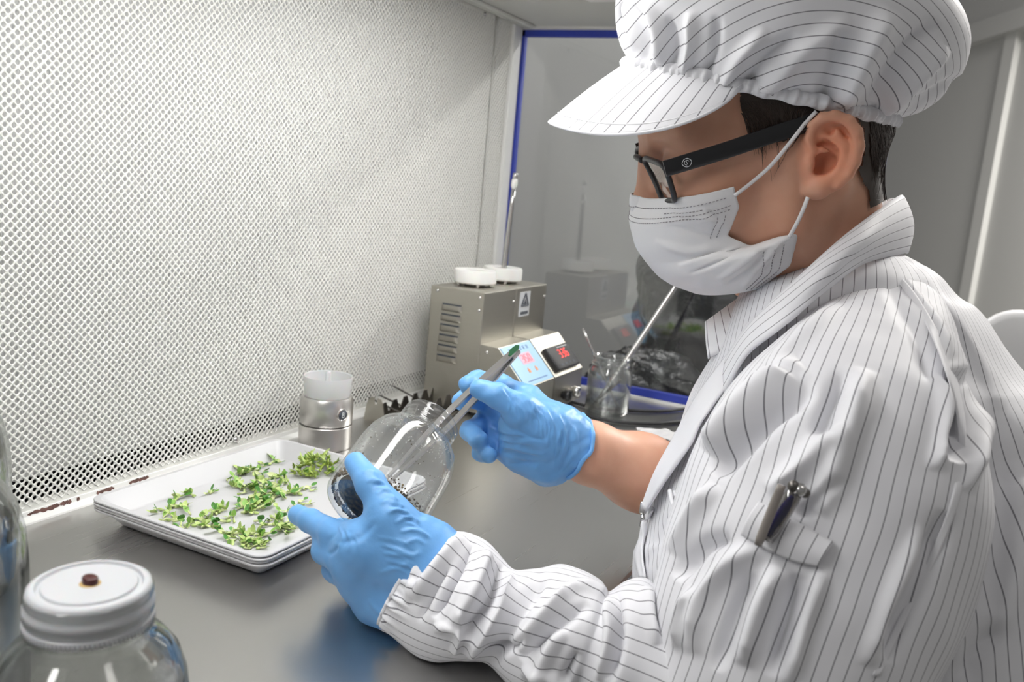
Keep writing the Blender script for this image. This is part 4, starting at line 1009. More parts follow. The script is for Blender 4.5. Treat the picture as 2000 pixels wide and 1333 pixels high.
lv = w2h(cV); cq = np.stack([(lv - CC) @ C1, (lv - CC) @ C3], 1); u = np.hypot(cq[:, 0] * .92 + 1.5, cq[:, 1] + 3.0) * .01
frontm = lv[:, 0] - 8.2
uvc = np.stack([u, lv[:, 0] * .01], 1)
cap = make('cap', cV, cQ, MT['cloth'], person, uv=uvc)
# gathered elastic band
nb = 640; tb = np.linspace(0, 2 * PI, nb, endpoint=False); rows = []
for k, (ro, z0) in enumerate(((.985, -.50), (1.020, -.38), (1.034, .0), (1.02, .38), (.99, .5))):
    wv = .09 * np.sin(61 * tb + .9 * np.sin(5 * tb)) + .10 * np.sin(97 * tb + 1.2 * np.sin(9 * tb)) + .06 * np.sin(29 * tb)
    wv = wv * (1 if 0 < k < 4 else .4)
    rows.append(CC + ((np.where(np.cos(tb) < 0, 9.9, 10.5) * ro + wv) * np.cos(tb))[:, None] * C1 + ((8.05 * ro + wv) * np.sin(tb))[:, None] * C2 + (z0 + .06 * np.sin(31 * tb + k))[:, None] * C3)
bV = h2w(np.vstack(rows)); make('gathered_band', bV, gridfaces(5, nb, True), MT['cloth_plain'], cap)
# visor
nu, nv = 90, 26; tu = np.linspace(-1.22, 1.22, nu); tv = np.linspace(0, 1, nv)
TU, TV = np.meshgrid(tu, tv, indexing='ij')
base = np.stack([10.55 * np.cos(TU), 8.1 * np.sin(TU), np.full_like(TU, -.10)], -1)
ext = 4.7 * np.clip(np.cos(TU * 1.2875), 0, 1) ** .6
drop = -math.tan(math.radians(52))
dirn = np.stack([np.cos(TU * .62), .95 * np.sin(TU * .62), np.zeros_like(TU)], -1)
Pv = base + dirn * (ext * TV)[..., None]
Pv[..., 2] += drop * ext * TV * (1 - .12 * TV) - .62 * (np.abs(np.sin(TU)) ** 2.0) * TV * ext * 1.0
Pv[..., 2] += .35 * np.sin(PI * TV) * np.cos(TU)
Lv = CC + Pv[..., :1] * C1 + Pv[..., 1:2] * C2 + Pv[..., 2:] * C3
vV = h2w(Lv.reshape(-1, 3)); vf = gridfaces(nu, nv)
uvv = np.stack([(8.5 * TU + .0).ravel() * .01, TV.ravel() * .06], 1)
vz = make('visor', vV, vf, MT['cloth'], cap, uv=uvv); solidify(vz, .0022)
hem = h2w((Lv[:, int(nv * .86)] + np.array([0, 0, .14])).reshape(-1, 3)); V, Fc = tube(hem, .00055, 6); make('visor_seam', V, Fc, MT['cloth_plain'], cap)
V, Fc = tube(h2w(Lv[:, -1].reshape(-1, 3)), .0013, 8); make('visor_hem', V, Fc, MT['cloth_plain'], cap)

# ---------------- face mask
tk = np.array([0, .2, .40, .5, .6, .68, .82, 1.0])
Ek = np.array([w2h(surf(x_, y_, l_)) for x_, y_, l_ in ((1430, 364, .003), (1440, 402, .003), (1419, 455, .003), (1468, 478, .003), (1520, 461, .003), (1556, 453, .004), (1543, 508, .005), (1490, 560, .006))])
Ck = np.array([(11.0, 0, -.55), (12.0, 0, -2.4), (11.9, 0, -4.6), (11.5, 0, -5.6), (11.0, 0, -6.6), (10.6, 0, -7.3), (9.8, 0, -8.1), (8.5, 0, -8.9)])
nt, ns = 90, 120; tt = np.linspace(0, 1, nt)
def interp_rows(tk, K, tt, soft=True):
    out = np.stack([np.interp(tt, tk, K[:, d]) for d in range(3)], 1)
    if soft:
        for _ in range(2): out[1:-1] = (out[:-2] + 2 * out[1:-1] + out[2:]) / 4
    return out
Et, Ct = interp_rows(tk, Ek, tt), interp_rows(tk, Ck, tt)
for _ in range(8): Ct[1:-1] = (Ct[:-2] + 2 * Ct[1:-1] + Ct[2:]) / 4
sv = np.linspace(-1, 1, ns); a = np.abs(sv) * PI / 2
Fm = Ct[:, None, 0] + (Et[:, None, 0] - Ct[:, None, 0]) * (1 - np.cos(a))[None] ** 1.0
Um = Ct[:, None, 2] + (Et[:, None, 2] - Ct[:, None, 2]) * (np.abs(sv)[None] ** 1.4)
Lm = Et[:, None, 1] * np.sign(sv)[None] * np.sin(a)[None] ** .95
mV = h2w(head_push(np.stack([Fm, Lm, Um], -1).reshape(-1, 3), .18)); mQ = gridfaces(nt, ns)
mn = vnormals(mV, mQ)
if (mn * (mV - HO)).sum() < 0: mQ = mQ[:, ::-1]
mV = sculpt(mV, mQ, [(p_, w_, h_ * 1.5) for p_, w_, h_ in [([(1450, 478), (1400, 500), (1325, 520)], 5, 1.8), ([(1440, 488), (1395, 515), (1345, 535)], 4, -1.6), ([(1490, 484), (1450, 512), (1400, 548)], 5, 1.8), ([(1500, 486), (1465, 525), (1415, 556)], 4, -1.5), ([(1525, 475), (1480, 520), (1450, 560)], 5, 1.6), ([(1360, 425), (1400, 430), (1425, 450)], 9, 1.5), ([(1300, 440), (1360, 455), (1410, 470)], 9, -1.2), ([(1280, 470), (1340, 490), (1400, 485)], 8, 1.5), ([(1380, 405), (1400, 425), (1412, 445)], 6, -1.2)]])
maskm = make('face_mask', mV, mQ, MT['mask'], person); solidify(maskm, .0008)
MG = mV.reshape(nt, ns, 3); MN = vnormals(mV, mQ).reshape(nt, ns, 3)
def dashes(path_ij, step=2.2, ln=.0016, rad=.00028, lift=.0008):
    P_ = np.array([MG[int(round(i)), int(round(j))] + MN[int(round(i)), int(round(j))] * lift for i, j in path_ij]); out = []
    seg = np.r_[0, np.cumsum(np.linalg.norm(np.diff(P_, axis=0), axis=1))]; s = 0
    while s + ln < seg[-1]:
        q = np.array([[np.interp(x_, seg, P_[:, d]) for d in range(3)] for x_ in (s, s + ln)]); out.append(tube(q, rad, 4, caps=True)); s += ln + .0011
    return out
J = np.arange(ns // 2 - 24, ns - 3)
ds = []
for i_ in (7, 14, 17): ds += dashes([(i_, j) for j in J])
ds += dashes([(11, j) for j in np.arange(ns - 32, ns - 14)])
for j_ in (ns - 6, ns - 9): ds += dashes([(i, j_) for i in np.arange(20, 36)])
for j_ in (ns - 5, ns - 8, ns - 11): ds += dashes([(i, j_) for i in np.arange(62, 88)])
V, Fc = join(*ds); make('mask_stitching', V, Fc, MT['stitch'], maskm)['kind'] = 'stuff'
def loop(pts, r_=.0014):
    P_ = crom(pts, 30); V, Fc = tube(P_, r_, 8); return make('ear_loop', V, Fc, MT['mask'], maskm)
loop([surf(1430, 380, .0045), surf(1470, 352, .0025), surf(1510, 318, .004), surf(1545, 275, .005), surf(1568, 242, .006), surf(1598, 222, .002)])
q0, q1 = surf(1541, 458, .006), surf(1580, 382, .002)
loop([q0, q0 * .66 + q1 * .34 - CW * .003, q0 * .33 + q1 * .67 - CW * .003, q1])

# ---------------- spectacles
gl = None
def rim_path(c4, n=40):
    c4 = np.asarray(c4, float); out = []
    m = len(c4)
    for i in range(m):
        p0, p1, p2 = c4[i - 1], c4[i], c4[(i + 1) % m]; a = p1 + (p0 - p1) * .28; b = p1 + (p2 - p1) * .28
        for t_ in np.linspace(0, 1, 8): out.append((1 - t_) ** 2 * a + 2 * t_ * (1 - t_) * p1 + t_ ** 2 * b)
    return np.array(out)
near4 = [hl(1253, 306, 1.3), hl(1299, 323, 6.7), hl(1320, 393, 6.0), hl(1303, 388, 3.4)]
# mirror about the mid plane for the far side
far4 = [p * [1, -1, 1] for p in near4]
gN = head_push(rim_path(near4), .16); gF = gN * [1, -1, 1]
def ringtube(P_, r_, flat=1.0):
    P2 = np.vstack([P_, P_[:1], P_[1:2]]); return tube(h2w(P2), r_, 10, caps=False)
V1, F1 = ringtube(gN, .0021); V2, F2 = ringtube(gF, .0021)
V3, F3 = tube(h2w(crom([near4[0] + [0, .1, -.3], near4[0] * [1, 0, 1] + [.25, 0, -.1], far4[0] + [0, -.1, -.3]], 10)), .0022, 10)
V, Fc = join((V1, F1), (V2, F2), (V3, F3)); gl = make('spectacles', V, Fc, MT['black'], person)
for g_ in (gN, gF):
    c_ = g_.mean(0); n_ = len(g_); V = h2w(np.vstack([g_, c_])); make('lens', V, [[i, (i + 1) % n_, n_] for i in range(n_)], MT['lens'], gl)
for sgn in (1, -1):
    pts = [hl(1298, 330, 6.95), hl(1345, 316, 7.15), hl(1420, 293, 7.35), hl(1500, 266, 7.5), hl(1560, 247, 7.5), hl(1600, 240, 7.3), hl(1640, 290, 7.0)]
    P_ = crom(np.array(pts) * [1, sgn, 1], 40); T_ = nrm(np.gradient(P_, axis=0)); lat = np.array([0, sgn, 0.0]); rows = []
    for p, t_ in zip(P_, T_):
        up_ = nrm(np.cross(t_, lat)) * sgn; k_ = p * 0
        if up_[2] < 0: up_ = -up_
        hh = .56; ww = .16
        rows.append([p + up_ * hh * c_ + lat * ww * s_ for c_, s_ in ((1, -.7), (1, .7), (.8, 1), (-.8, 1), (-1, .7), (-1, -.7), (-.8, -1), (.8, -1))])
    V = h2w(np.array(rows).reshape(-1, 3)); Fc = gridfaces(40, 8, True).tolist() + [list(range(8)), list(range(39 * 8, 40 * 8))[::-1]]
    tm = make('temple_arm', V, Fc, MT['black'], gl, autosmooth=40)
    if sgn == 1:
        q = h2w(P_[6]) + HL * .0019; ex = nrm(h2w(P_[8]) - h2w(P_[4])); ey = np.cross(HL, ex); ey = ey if ey @ HU > 0 else -ey
        t_ = np.linspace(0, 2 * PI, 29); V1, F1 = tube([q + ex * .0031 * math.cos(a_) * (1 + .06 * math.cos(4 * a_)) + ey * .0029 * math.sin(a_) for a_ in t_], .00022, 5, caps=False)
        V2, F2 = tube([q + ex * .0017 * math.cos(a_) + ey * .0016 * math.sin(a_) for a_ in np.linspace(.3, 4.6, 16)], .0002, 5); V3, F3 = tube(np.linspace(q + ey * .0017 - ex * .0004, q - ey * .001 + ex * .0003, 4), .0002, 5)
        V, Fc = join((V1, F1), (V2, F2), (V3, F3)); make('round_emblem', V, Fc, MT['paper'], tm)
# ---------------- coat: trunk, sleeves, collar, placket
def pxloft(rings, n_al, n_ar, caps=False, power=2.0):
    """tube of cloth: rings of (x, y, half width px, depth, half depth m) along a drawn path; returns verts, quads, uv in metres"""
    R = crom(np.array(rings, float), n_al)
    Cn = np.array([at(x, y, d) for x, y, d in zip(R[:, 0], R[:, 1], R[:, 3])])
    T = nrm(np.gradient(Cn, axis=0)); V = []; UV = []
    th_ = np.linspace(-PI, PI, n_ar, endpoint=False); along = np.r_[0, np.cumsum(np.linalg.norm(np.diff(Cn, axis=0), axis=1))]
    for i in range(n_al):
        vd = nrm(Cn[i] - CAM); T[i] = nrm(T[i] - (T[i] @ vd) * vd); sd = nrm(np.cross(T[i], vd)); fr = -nrm(np.cross(sd, T[i]))
        if fr @ vd > 0: fr = -fr
        if sd @ CR < 0 and abs(sd @ CR) > .3: sd = -sd
        a = R[i, 2] * R[i, 3] / FPX; b = R[i, 4]
        c_, s_ = np.cos(th_), np.sin(th_)
        c_ = np.sign(c_) * np.abs(c_) ** (2 / power); s_ = np.sign(s_) * np.abs(s_) ** (2 / power)
        P_ = Cn[i] + a * s_[:, None] * sd + b * c_[:, None] * fr
        V.append(P_); dl = np.linalg.norm(np.diff(P_, axis=0), axis=1); cum = np.r_[0, np.cumsum(dl)]; cum -= cum[n_ar // 2]
        UV.append(np.stack([cum, np.full(n_ar, along[i])], 1))
    V = np.vstack(V); UV = np.vstack(UV)
    Q = gridfaces(n_al, n_ar, True)
    N = vnormals(V, Q); ctr = np.repeat(Cn, n_ar, 0)
    if (N * (V - ctr)).sum() < 0: Q = Q[:, ::-1]
    return V, Q, UV
def rumple(V, Q, amp, freq, seed, n=7, stretch=None):
    """soft irregular cloth relief"""
    r_ = np.random.default_rng(seed); N = vnormals(V, Q); h_ = np.zeros(len(V))
    for k in range(n):
        w_ = r_.normal(size=3) * freq * (1 + .5 * k)
        if stretch is not None: w_ = w_ * stretch
        h_ += np.sin(V @ w_ + r_.uniform(0, 6.3) + 1.3 * np.sin(V @ (w_[::-1] * .6))) / (1 + .6 * k)
    return V + N * (amp * h_)[:, None]
def surfer(V, Q):
    N = vnormals(V, Q); x, y, z = project(V); I = np.where((N @ CW) < -.05)[0]
    def f(px, py, lift=0.0):
        d2 = (x[I] - px) ** 2 + (y[I] - py) ** 2
        c = I[d2 < d2.min() + 60]; i = c[np.argmin(z[c])]
        d = rayd(px, py); t_ = ((V[i] - CAM) @ N[i]) / (d @ N[i] - 1e-9); q = CAM + d * t_
        if np.linalg.norm(q - V[i]) > .012: q = V[i]
        return q + N[i] * lift
    return f
coat = None
tr_rings = [(1660, 490, 85, .715, .066), (1658, 540, 165, .71, .10), (1655, 600, 215, .702, .115), (1660, 690, 262, .692, .13), (1665, 780, 318, .682, .145), (1675, 870, 372, .672, .155), (1685, 960, 422, .665, .16), (1700, 1040, 458, .655, .165), (1715, 1140, 470, .645, .17), (1730, 1280, 478, .64, .17), (1740, 1460, 480, .64, .17)]
tV, tQ, tUV = pxloft(tr_rings, 150, 260, power=2.15)
tV = sculpt(tV, tQ, [([(1420, 700), (1350, 800), (1290, 910)], 16, 3), ([(1400, 800), (1340, 880), (1290, 960)], 12, -3), ([(1395, 860), (1340, 960), (1290, 1060)], 16, 3), ([(1330, 1000), (1290, 1060), (1262, 1110)], 10, -2),
  ([(1800, 520), (1880, 640), (1960, 800)], 14, 3), ([(1950, 780), (1960, 1000), (1930, 1200)], 24, -5), ([(1985, 900), (1990, 1050), (1960, 1250)], 18, 4), ([(1900, 1100), (1870, 1200), (1850, 1330)], 18, 5), ([(1960, 1220), (1900, 1290), (1880, 1333)], 16, -5)])
tV = rumple(tV, tQ, .0008, 22, 5)
coat = make('coat', tV, tQ, MT['cloth'], person, uv=tUV)
t_surf = surfer(tV, tQ)
# near sleeve, upper part
sl_rings = [(1748, 505, 22, .69, .02), (1750, 545, 58, .655, .035), (1738, 612, 118, .60, .055), (1710, 700, 176, .56, .068), (1678, 800, 230, .536, .075), (1648, 895, 270, .525, .077), (1617, 1005, 284, .52, .078), (1578, 1115, 284, .515, .078), (1538, 1225, 270, .512, .078), (1498, 1335, 256, .51, .078), (1455, 1450, 236, .508, .075)]
sV, sQ, sUV = pxloft(sl_rings, 230, 360, power=2.1)
sl_strokes = [([(1566, 712), (1490, 770), (1420, 840), (1385, 885)], 24, 11), ([(1590, 760), (1510, 815), (1440, 880), (1400, 930)], 15, -9), ([(1570, 735), (1500, 740), (1440, 790)], 10, -4),
  ([(1640, 840), (1575, 905), (1500, 965)], 22, 8), ([(1690, 720), (1660, 830), (1625, 930), (1590, 1000)], 24, 8), ([(1655, 730), (1620, 800), (1600, 860)], 18, -8), ([(1640, 935), (1590, 985), (1560, 1010)], 12, -5),
  ([(1870, 720), (1885, 800), (1862, 900)], 26, -10), ([(1905, 700), (1920, 820), (1890, 960)], 14, 6), ([(1835, 730), (1850, 820), (1830, 920)], 16, 6),
  ([(1490, 1070), (1420, 1110), (1370, 1180), (1350, 1280)], 20, 7), ([(1430, 1050), (1370, 1070), (1320, 1130)], 14, -7), ([(1520, 1110), (1480, 1200), (1450, 1300)], 18, 8), ([(1560, 1120), (1540, 1220), (1510, 1320)], 17, -8), ([(1470, 1120), (1430, 1210), (1400, 1310)], 12, -6), ([(1610, 1110), (1570, 1220), (1535, 1333)], 15, 6),
  ([(1640, 590), (1560, 660), (1500, 720)], 16, 5), ([(1610, 580), (1540, 640), (1480, 690)], 12, -5), ([(1850, 1000), (1790, 1150), (1730, 1290)], 20, -6), ([(1800, 1030), (1740, 1170), (1690, 1300)], 16, 4), ([(1400, 950), (1350, 1010), (1310, 1080)], 14, 6), ([(1360, 1150), (1330, 1200), (1320, 1270)], 11, 5),
  ([(1760, 540), (1820, 620), (1860, 700)], 10, 3), ([(1730, 560), (1790, 650), (1820, 740)], 14, -3)]
sV = sculpt(sV, sQ, [(p_, w_, h_ * 1.25) for p_, w_, h_ in sl_strokes]); sV = rumple(sV, sQ, .0007, 26, 8)
for _ in range(1): sV = lap(sV, sQ, .4)
slv = make('upper_sleeve', sV, sQ, MT['cloth'], coat, uv=sUV)
s_surf = surfer(sV, sQ)
# near sleeve, forearm with gathered cuff
fa_rings = [(786, 1128, 90, .622, .030), (800, 1135, 100, .618, .034), (830, 1148, 114, .612, .037), (866, 1162, 126, .606, .041), (905, 1176, 122, .600, .041), (945, 1192, 104, .594, .038), (978, 1204, 92, .588, .036), (1015, 1216, 108, .582, .040), (1058, 1230, 130, .575, .045), (1100, 1243, 130, .568, .047), (1137, 1255, 121, .562, .045), (1156, 1262, 106, .558, .041), (1182, 1272, 134, .554, .044), (1217, 1285, 152, .549, .047), (1265, 1304, 130, .543, .046), (1320, 1330, 130, .535, .048), (1430, 1395, 150, .518, .055), (1560, 1450, 170, .505, .055)]
fa_rings = [(x_, y_, w_, d_ * (.93 + .03 * i_ / 15), b_ * .94) for i_, (x_, y_, w_, d_, b_) in enumerate(fa_rings)]
fV, fQ, fUV = pxloft(fa_rings, 260, 300)
fa_strokes = [([(905, 1050), (860, 1110), (812, 1170)], 9, 8), ([(925, 1065), (890, 1130), (850, 1210)], 9, -8), ([(950, 1075), (930, 1150), (880, 1230)], 12, 9), ([(985, 1100), (950, 1180), (905, 1240)], 10, -9), ([(1000, 1115), (985, 1190), (935, 1255), (915, 1285)], 11, 7),
  ([(880, 1100), (850, 1150), (820, 1215)], 7, -5), ([(840, 1060), (815, 1120), (800, 1180)], 7, 4), ([(1060, 1115), (1020, 1180), (980, 1250), (960, 1300)], 15, -9), ([(1120, 1140), (1070, 1200), (1010, 1270)], 13, 8), ([(1150, 1180), (1080, 1230), (1020, 1290)], 12, -7), ([(1110, 1150), (1150, 1145), (1190, 1160)], 12, 4), ([(1190, 1165), (1192, 1250), (1172, 1330)], 8, 6), ([(1208, 1160), (1208, 1250), (1190, 1330)], 9, -8), ([(1285, 1160), (1292, 1210), (1318, 1245)], 12, -9), ([(1262, 1150), (1268, 1200), (1285, 1260)], 11, 5), ([(1100, 1230), (1070, 1280), (1050, 1330)], 12, 6), ([(850, 1225), (890, 1230), (930, 1260)], 8, 5), ([(905, 1195), (900, 1240), (885, 1280)], 7, 5), ([(1130, 1270), (1110, 1310), (1100, 1333)], 10, -6), ([(940, 1270), (990, 1270), (1040, 1240)], 8, -6), ([(1020, 1310), (1070, 1320), (1110, 1345)], 10, 5)]
fV = sculpt(fV, fQ, fa_strokes); fV = rumple(fV, fQ, .0008, 30, 15)
# elastic gathers at the cuff
na = 300; g0 = fV.reshape(260, na, 3); cen = g0.mean(1, keepdims=True); k_ = np.arange(260); ang = np.linspace(0, 2 * PI, na, endpoint=False)
amp = .0022 * np.exp(-((k_ - 8) / 12.0) ** 2)
wv = np.sin(23 * ang + .8 * np.sin(5 * ang)) + .6 * np.sin(37 * ang + np.sin(3 * ang))
fV = (g0 + nrm(g0 - cen) * (amp[:, None] * wv[None])[..., None]).reshape(-1, 3)
fV[:, 2] = np.maximum(fV[:, 2], np.where(fV[:, 0] < -.18, .0012, -1)); g0 = fV.reshape(260, na, 3)      # cloth rests on the worktop
fsl = make('forearm_sleeve', fV, fQ, MT['cloth'], coat, uv=fUV)
f_surf = surfer(fV, fQ)
tc_ = np.linspace(0, 2 * PI, 120)
edge = g0[1]; V, Fc = tube(np.vstack([edge[::3], edge[:1]]), .0016, 6, caps=False); make('cuff_hem', V, Fc, MT['cloth_plain'], fsl)
# far sleeve stub around the hidden elbow of the right arm
V, Fc = tube(np.array([at(1345, 950, .768), at(1400, 975, .785), at(1480, 900, .80), at(1560, 760, .79)]), [.045, .055, .06, .065], 24); make('far_sleeve', V, Fc, MT['cloth_plain'], coat)
def strip(name, top, bot, mat_, parent, n=40, m=8, bulge=.0, thick=.0012, uvscale=1.0, flipuv=False, strokes=None):
    """cloth strip between two drawn edges of world points"""
    A_ = crom(top, n); B_ = crom(bot, n); w_ = np.linspace(0, 1, m)
    G = A_[:, None] * (1 - w_)[None, :, None] + B_[:, None] * w_[None, :, None]
    V = G.reshape(-1, 3); Q = gridfaces(n, m); N = vnormals(V, Q)
    if (N @ CW).mean() > 0: Q = Q[:, ::-1]; N = -N
    V = V + N * (bulge * np.tile(np.sin(PI * w_), n))[:, None]
    if strokes: V = sculpt(V, Q, strokes)
    lu = np.r_[0, np.cumsum(np.linalg.norm(np.diff(A_, axis=0), axis=1))]; lv_ = w_ * np.linalg.norm(B_ - A_, axis=1).mean()
    uv = np.stack([np.tile(lv_, n), np.repeat(lu, m)], 1) if not flipuv else np.stack([np.repeat(lu, m), np.tile(lv_, n)], 1)
    o = make(name, V, Q, mat_, parent, uv=uv * uvscale); solidify(o, thick, 1.0); return o, V, Q
ctop = [at(*p) for p in ((1763, 386, .725), (1752, 385, .690), (1697, 424, .632), (1638, 474, .606), (1552, 553, .600), (1497, 609, .616), (1450, 660, .632))]
cbot = [at(*p) for p in ((1768, 495, .725), (1764, 494, .682), (1680, 516, .612), (1609, 573, .580), (1523, 645, .574), (1459, 697, .590), (1418, 770, .606))]
col_, _, _ = strip('collar', ctop, cbot, MT['cloth'], coat, 60, 12, .006, .0016, strokes=[([(1720, 440), (1640, 510), (1560, 590)], 8, 2), ([(1690, 480), (1610, 560), (1530, 640)], 6, -2)])
ltop = [at(*p) for p in ((1475, 562, .70), (1425, 598, .705), (1378, 632, .70))]; lbot = [at(*p) for p in ((1510, 612, .665), (1448, 668, .668), (1383, 702, .672))]
strip('collar_tip', ltop, lbot, MT['cloth'], coat, 24, 10, .003, .0016, flipuv=True)
# inner collar going round behind the neck
itop = [at(*p) for p in ((1752, 388, .70), (1730, 392, .75), (1650, 440, .775), (1560, 520, .76), (1490, 575, .72))]; ibot = [at(*p) for p in ((1766, 496, .70), (1750, 500, .76), (1670, 540, .79), (1580, 600, .77), (1500, 640, .73))]
strip('inner_collar', itop, ibot, MT['cloth'], coat, 40, 8, .0, .0016)
# shirt glimpsed at the throat
V, Fc = tube(np.array([at(1500, 600, .66), at(1478, 640, .665), at(1462, 690, .665)]), [.004, .007, .004], 10); make('blue_shirt_edge', V, Fc, mat('dark_blue_shirt', (.04, .06, .2), .8), coat)
# placket with zip
pl_l = [at(1470, 620, .648), at(1425, 690, .634)] + [t_surf(x_, y_, .004) for x_, y_ in ((1375, 775), (1330, 855), (1290, 930), (1262, 985))]
pl_r = [at(1505, 640, .630), at(1452, 720, .618)] + [t_surf(x_, y_, .007) for x_, y_ in ((1412, 800), (1366, 880), (1318, 950), (1282, 1005))]
strip('placket', pl_l, pl_r, MT['cloth_plain'], coat, 50, 10, .003, .0016, strokes=[([(1440, 740), (1400, 800), (1350, 860)], 7, 2)])
pl2 = [t_surf(x_, y_, .003) for x_, y_ in ((1262, 985), (1247, 1020), (1246, 1080), (1255, 1130))]; pl3 = [t_surf(x_, y_, .004) for x_, y_ in ((1282, 1000), (1266, 1030), (1262, 1085), (1268, 1130))]
strip('lower_placket', pl2, pl3, MT['cloth_plain'], coat, 24, 6, .002, .0014)
zp = t_surf(1252, 990, .006)
V1, F1 = box(zp, (.005, .004, .009), .001); V2, F2 = tube(np.array([zp + [.0, 0, -.004], zp + [.001, -.001, -.009], zp + [.0, -.001, -.014]]), [.0012, .0022, .0010], 8); V, Fc = join((V1, F1), (V2, F2)); make('zip_pull', V, Fc, MT['steel'], coat)
V, Fc = tube(crom([t_surf(x_, y_, .004) for x_, y_ in ((1318, 962), (1322, 985), (1335, 1003), (1352, 1012))], 20), .0016, 8); make('cord_loop', V, Fc, MT['cloth_plain'], coat)
V, Fc = tube(crom([t_surf(x_, y_, .004) for x_, y_ in ((1326, 962), (1331, 980), (1342, 994), (1356, 1002))], 20), .0010, 8); make('cord_loop', V, Fc, MT['cloth_plain'], coat)
# felled seam behind the shoulder
sp_ = [(1740, 502), (1800, 560), (1850, 640), (1893, 750), (1912, 860), (1900, 960), (1858, 1080), (1795, 1210), (1742, 1320)]
def off_(p, k, dx): return (p[0] + dx, p[1])
A_ = [s_surf(x_ - 40, y_, .0003) for x_, y_ in sp_]; B_ = [s_surf(x_ - 24, y_, .0005) for x_, y_ in sp_]
strip('shoulder_seam', A_, B_, MT['cloth_plain'], coat, 80, 5, .0003, .0005)
# sleeve pocket
pt = [s_surf(x_, y_, .003) for x_, y_ in ((1484, 986), (1530, 1010), (1580, 1037), (1626, 1062))]; pb = [s_surf(x_, y_, .0025) for x_, y_ in ((1452, 1050), (1500, 1075), (1552, 1096), (1600, 1112))]
pk, pV, pQ = strip('sleeve_pocket', pt, pb, MT['cloth'], coat, 40, 14, .003, .0010, flipuv=True)
V, Fc = tube(crom(pt, 30), .0008, 6); make('pocket_hem', V, Fc, MT['cloth_plain'], pk)
# ---------------- lower body on a stool, under the worktop
V_ = SDF((-.42, .50, -.76), (.30, 1.02, -.05), .008)
V_.cone((.02, .74, -.12), (.03, .75, -.24), .115, .125, .03)
for sy in (-.095, .095):
    kn = np.array([-.27, .70 + sy - .04, -.24]); V_.cone((.02, .745 + sy, -.25), kn, .085, .062, .03); V_.cone(kn, (-.20, .70 + sy - .03, -.66), .058, .042, .02)
V, Q = V_.mesh(1); make('trousers', V, Q, mat('grey_work_trousers', (.30, .30, .33), .8), person)
for sy in (-.095, .095):
    V_ = SDF((-.36, .70 + sy - .10, -.76), (-.10, .70 + sy + .06, -.60), .006); V_.cone((-.20, .70 + sy - .03, -.71), (-.29, .70 + sy - .045, -.722), .042, .034, .02); V, Q = V_.mesh(1); V[:, 2] = np.maximum(V[:, 2], -.7495); make('shoe', V, Q, MT['white_plastic'], person)
stl = thing('work_stool', (.04, .75, -.75), 'round black work stool under the seated person', 'stool')
V, Fc = lathe([(0, -.375), (.16, -.375), (.17, -.385), (.17, -.415), (.155, -.425), (0, -.425)], (.04, .75, 0), n=40); make('seat', V, Fc, MT['black_rubber'], stl, autosmooth=40)
V, Fc = tube(np.linspace((.04, .75, -.43), (.04, .75, -.70), 3), .022, 14); make('column', V, Fc, MT['steel'], stl)
for k in range(5):
    a_ = k * 2 * PI / 5; V, Fc = tube(np.linspace((.04, .75, -.70), (.04 + .25 * math.cos(a_), .75 + .25 * math.sin(a_), -.735), 3), .014, 8); make('leg', V, Fc, MT['black'], stl)
# ---------------- pen in the pocket (a thing of its own)
pa_, pb_ = s_surf(1545, 938, .010), s_surf(1500, 1062, .009)
pd = nrm(pb_ - pa_); side_ = nrm(np.cross(pd, CW))
pen = thing('pen', pa_, 'smoky clear pen with metal ball top and blue core in the sleeve pocket', 'pen')
MT['smoke'] = thin_glass('smoky_plastic', (.42, .40, .38), (.15, .14, .14), .08, .08, .5, 1.5)
V, Fc = tube(np.linspace(pa_, pa_ + pd * .030, 6), [.0036, .0044, .0045, .0045, .0044, .0042], 20); make('cap_barrel', V, Fc, MT['smoke'], pen)
V, Fc = tube(np.linspace(pa_ + pd * .004, pa_ + pd * .028, 6), [.0010, .0022, .0026, .0022, .0018, .0018], 14); make('ink_core', V, Fc, mat('blue_ink', (.03, .03, .30), .4), pen)
for k_, (dx_, rr_) in enumerate(((-.0030, .0030), (.0010, .0036), (.0040, .0026))):
    V, Fc = lathe([(0.00001, -rr_)] + [(rr_ * math.cos(a_), rr_ * math.sin(a_)) for a_ in np.linspace(-1.5, 1.5, 10)] + [(0.00001, rr_)], pa_ - pd * .0005 + side_ * dx_ - CW * .0015, pd, 16); make('top_ball', V, Fc, MT['steel_dark'] if k_ != 1 else MT['steel'], pen)
ca_ = at(1527, 948, (pa_ - CAM) @ CW - .007); cb_ = at(1480, 1066, (s_surf(1480, 1066) - CAM) @ CW - .0125)
V, Fc = tube(np.linspace(ca_, cb_, 10), [.0022, .0024, .0025, .0025, .0025, .0025, .0025, .0025, .0025, .0018], 12, flat=.55, hint=CW); make('clip', V, Fc, mat('grey_brown_clip', (.30, .27, .25), .25), pen)
# ---------------- gloved hands, held jar, forceps
at_view = at; KD = .93                       # the hands work this much nearer than first measured, just above the steel
def at(px, py, d): return at_view(px, py, d * KD)
def hand(name, lo_hi_pts, build, h=.0011, seed=1, strokes=None):
    P_ = np.array(lo_hi_pts); Sg = SDF(P_.min(0) - .03, P_.max(0) + .03, h); Sg.rs = KD; build(Sg); V, Q = Sg.mesh(2)
    V = rumple(V, Q, .00022, 160, seed, 5)
    if strokes: V = sculpt(V, Q, strokes)
    return make(name, V, Q, MT['glove'], person), V, Q
a3 = lambda L: [at(*p) for p in L]
LH = dict(w1=(832, 1092, .612), w2=(790, 1165, .626), arm=(900, 1165, .604), idx=(712, 1066, .612), mid=(690, 1100, .618), ring=(702, 1138, .626), pin=(732, 1176, .634), tcmc=(800, 1058, .606), tm=(766, 1012, .606), ti=(724, 946, .616), tt=(694, 904, .630))
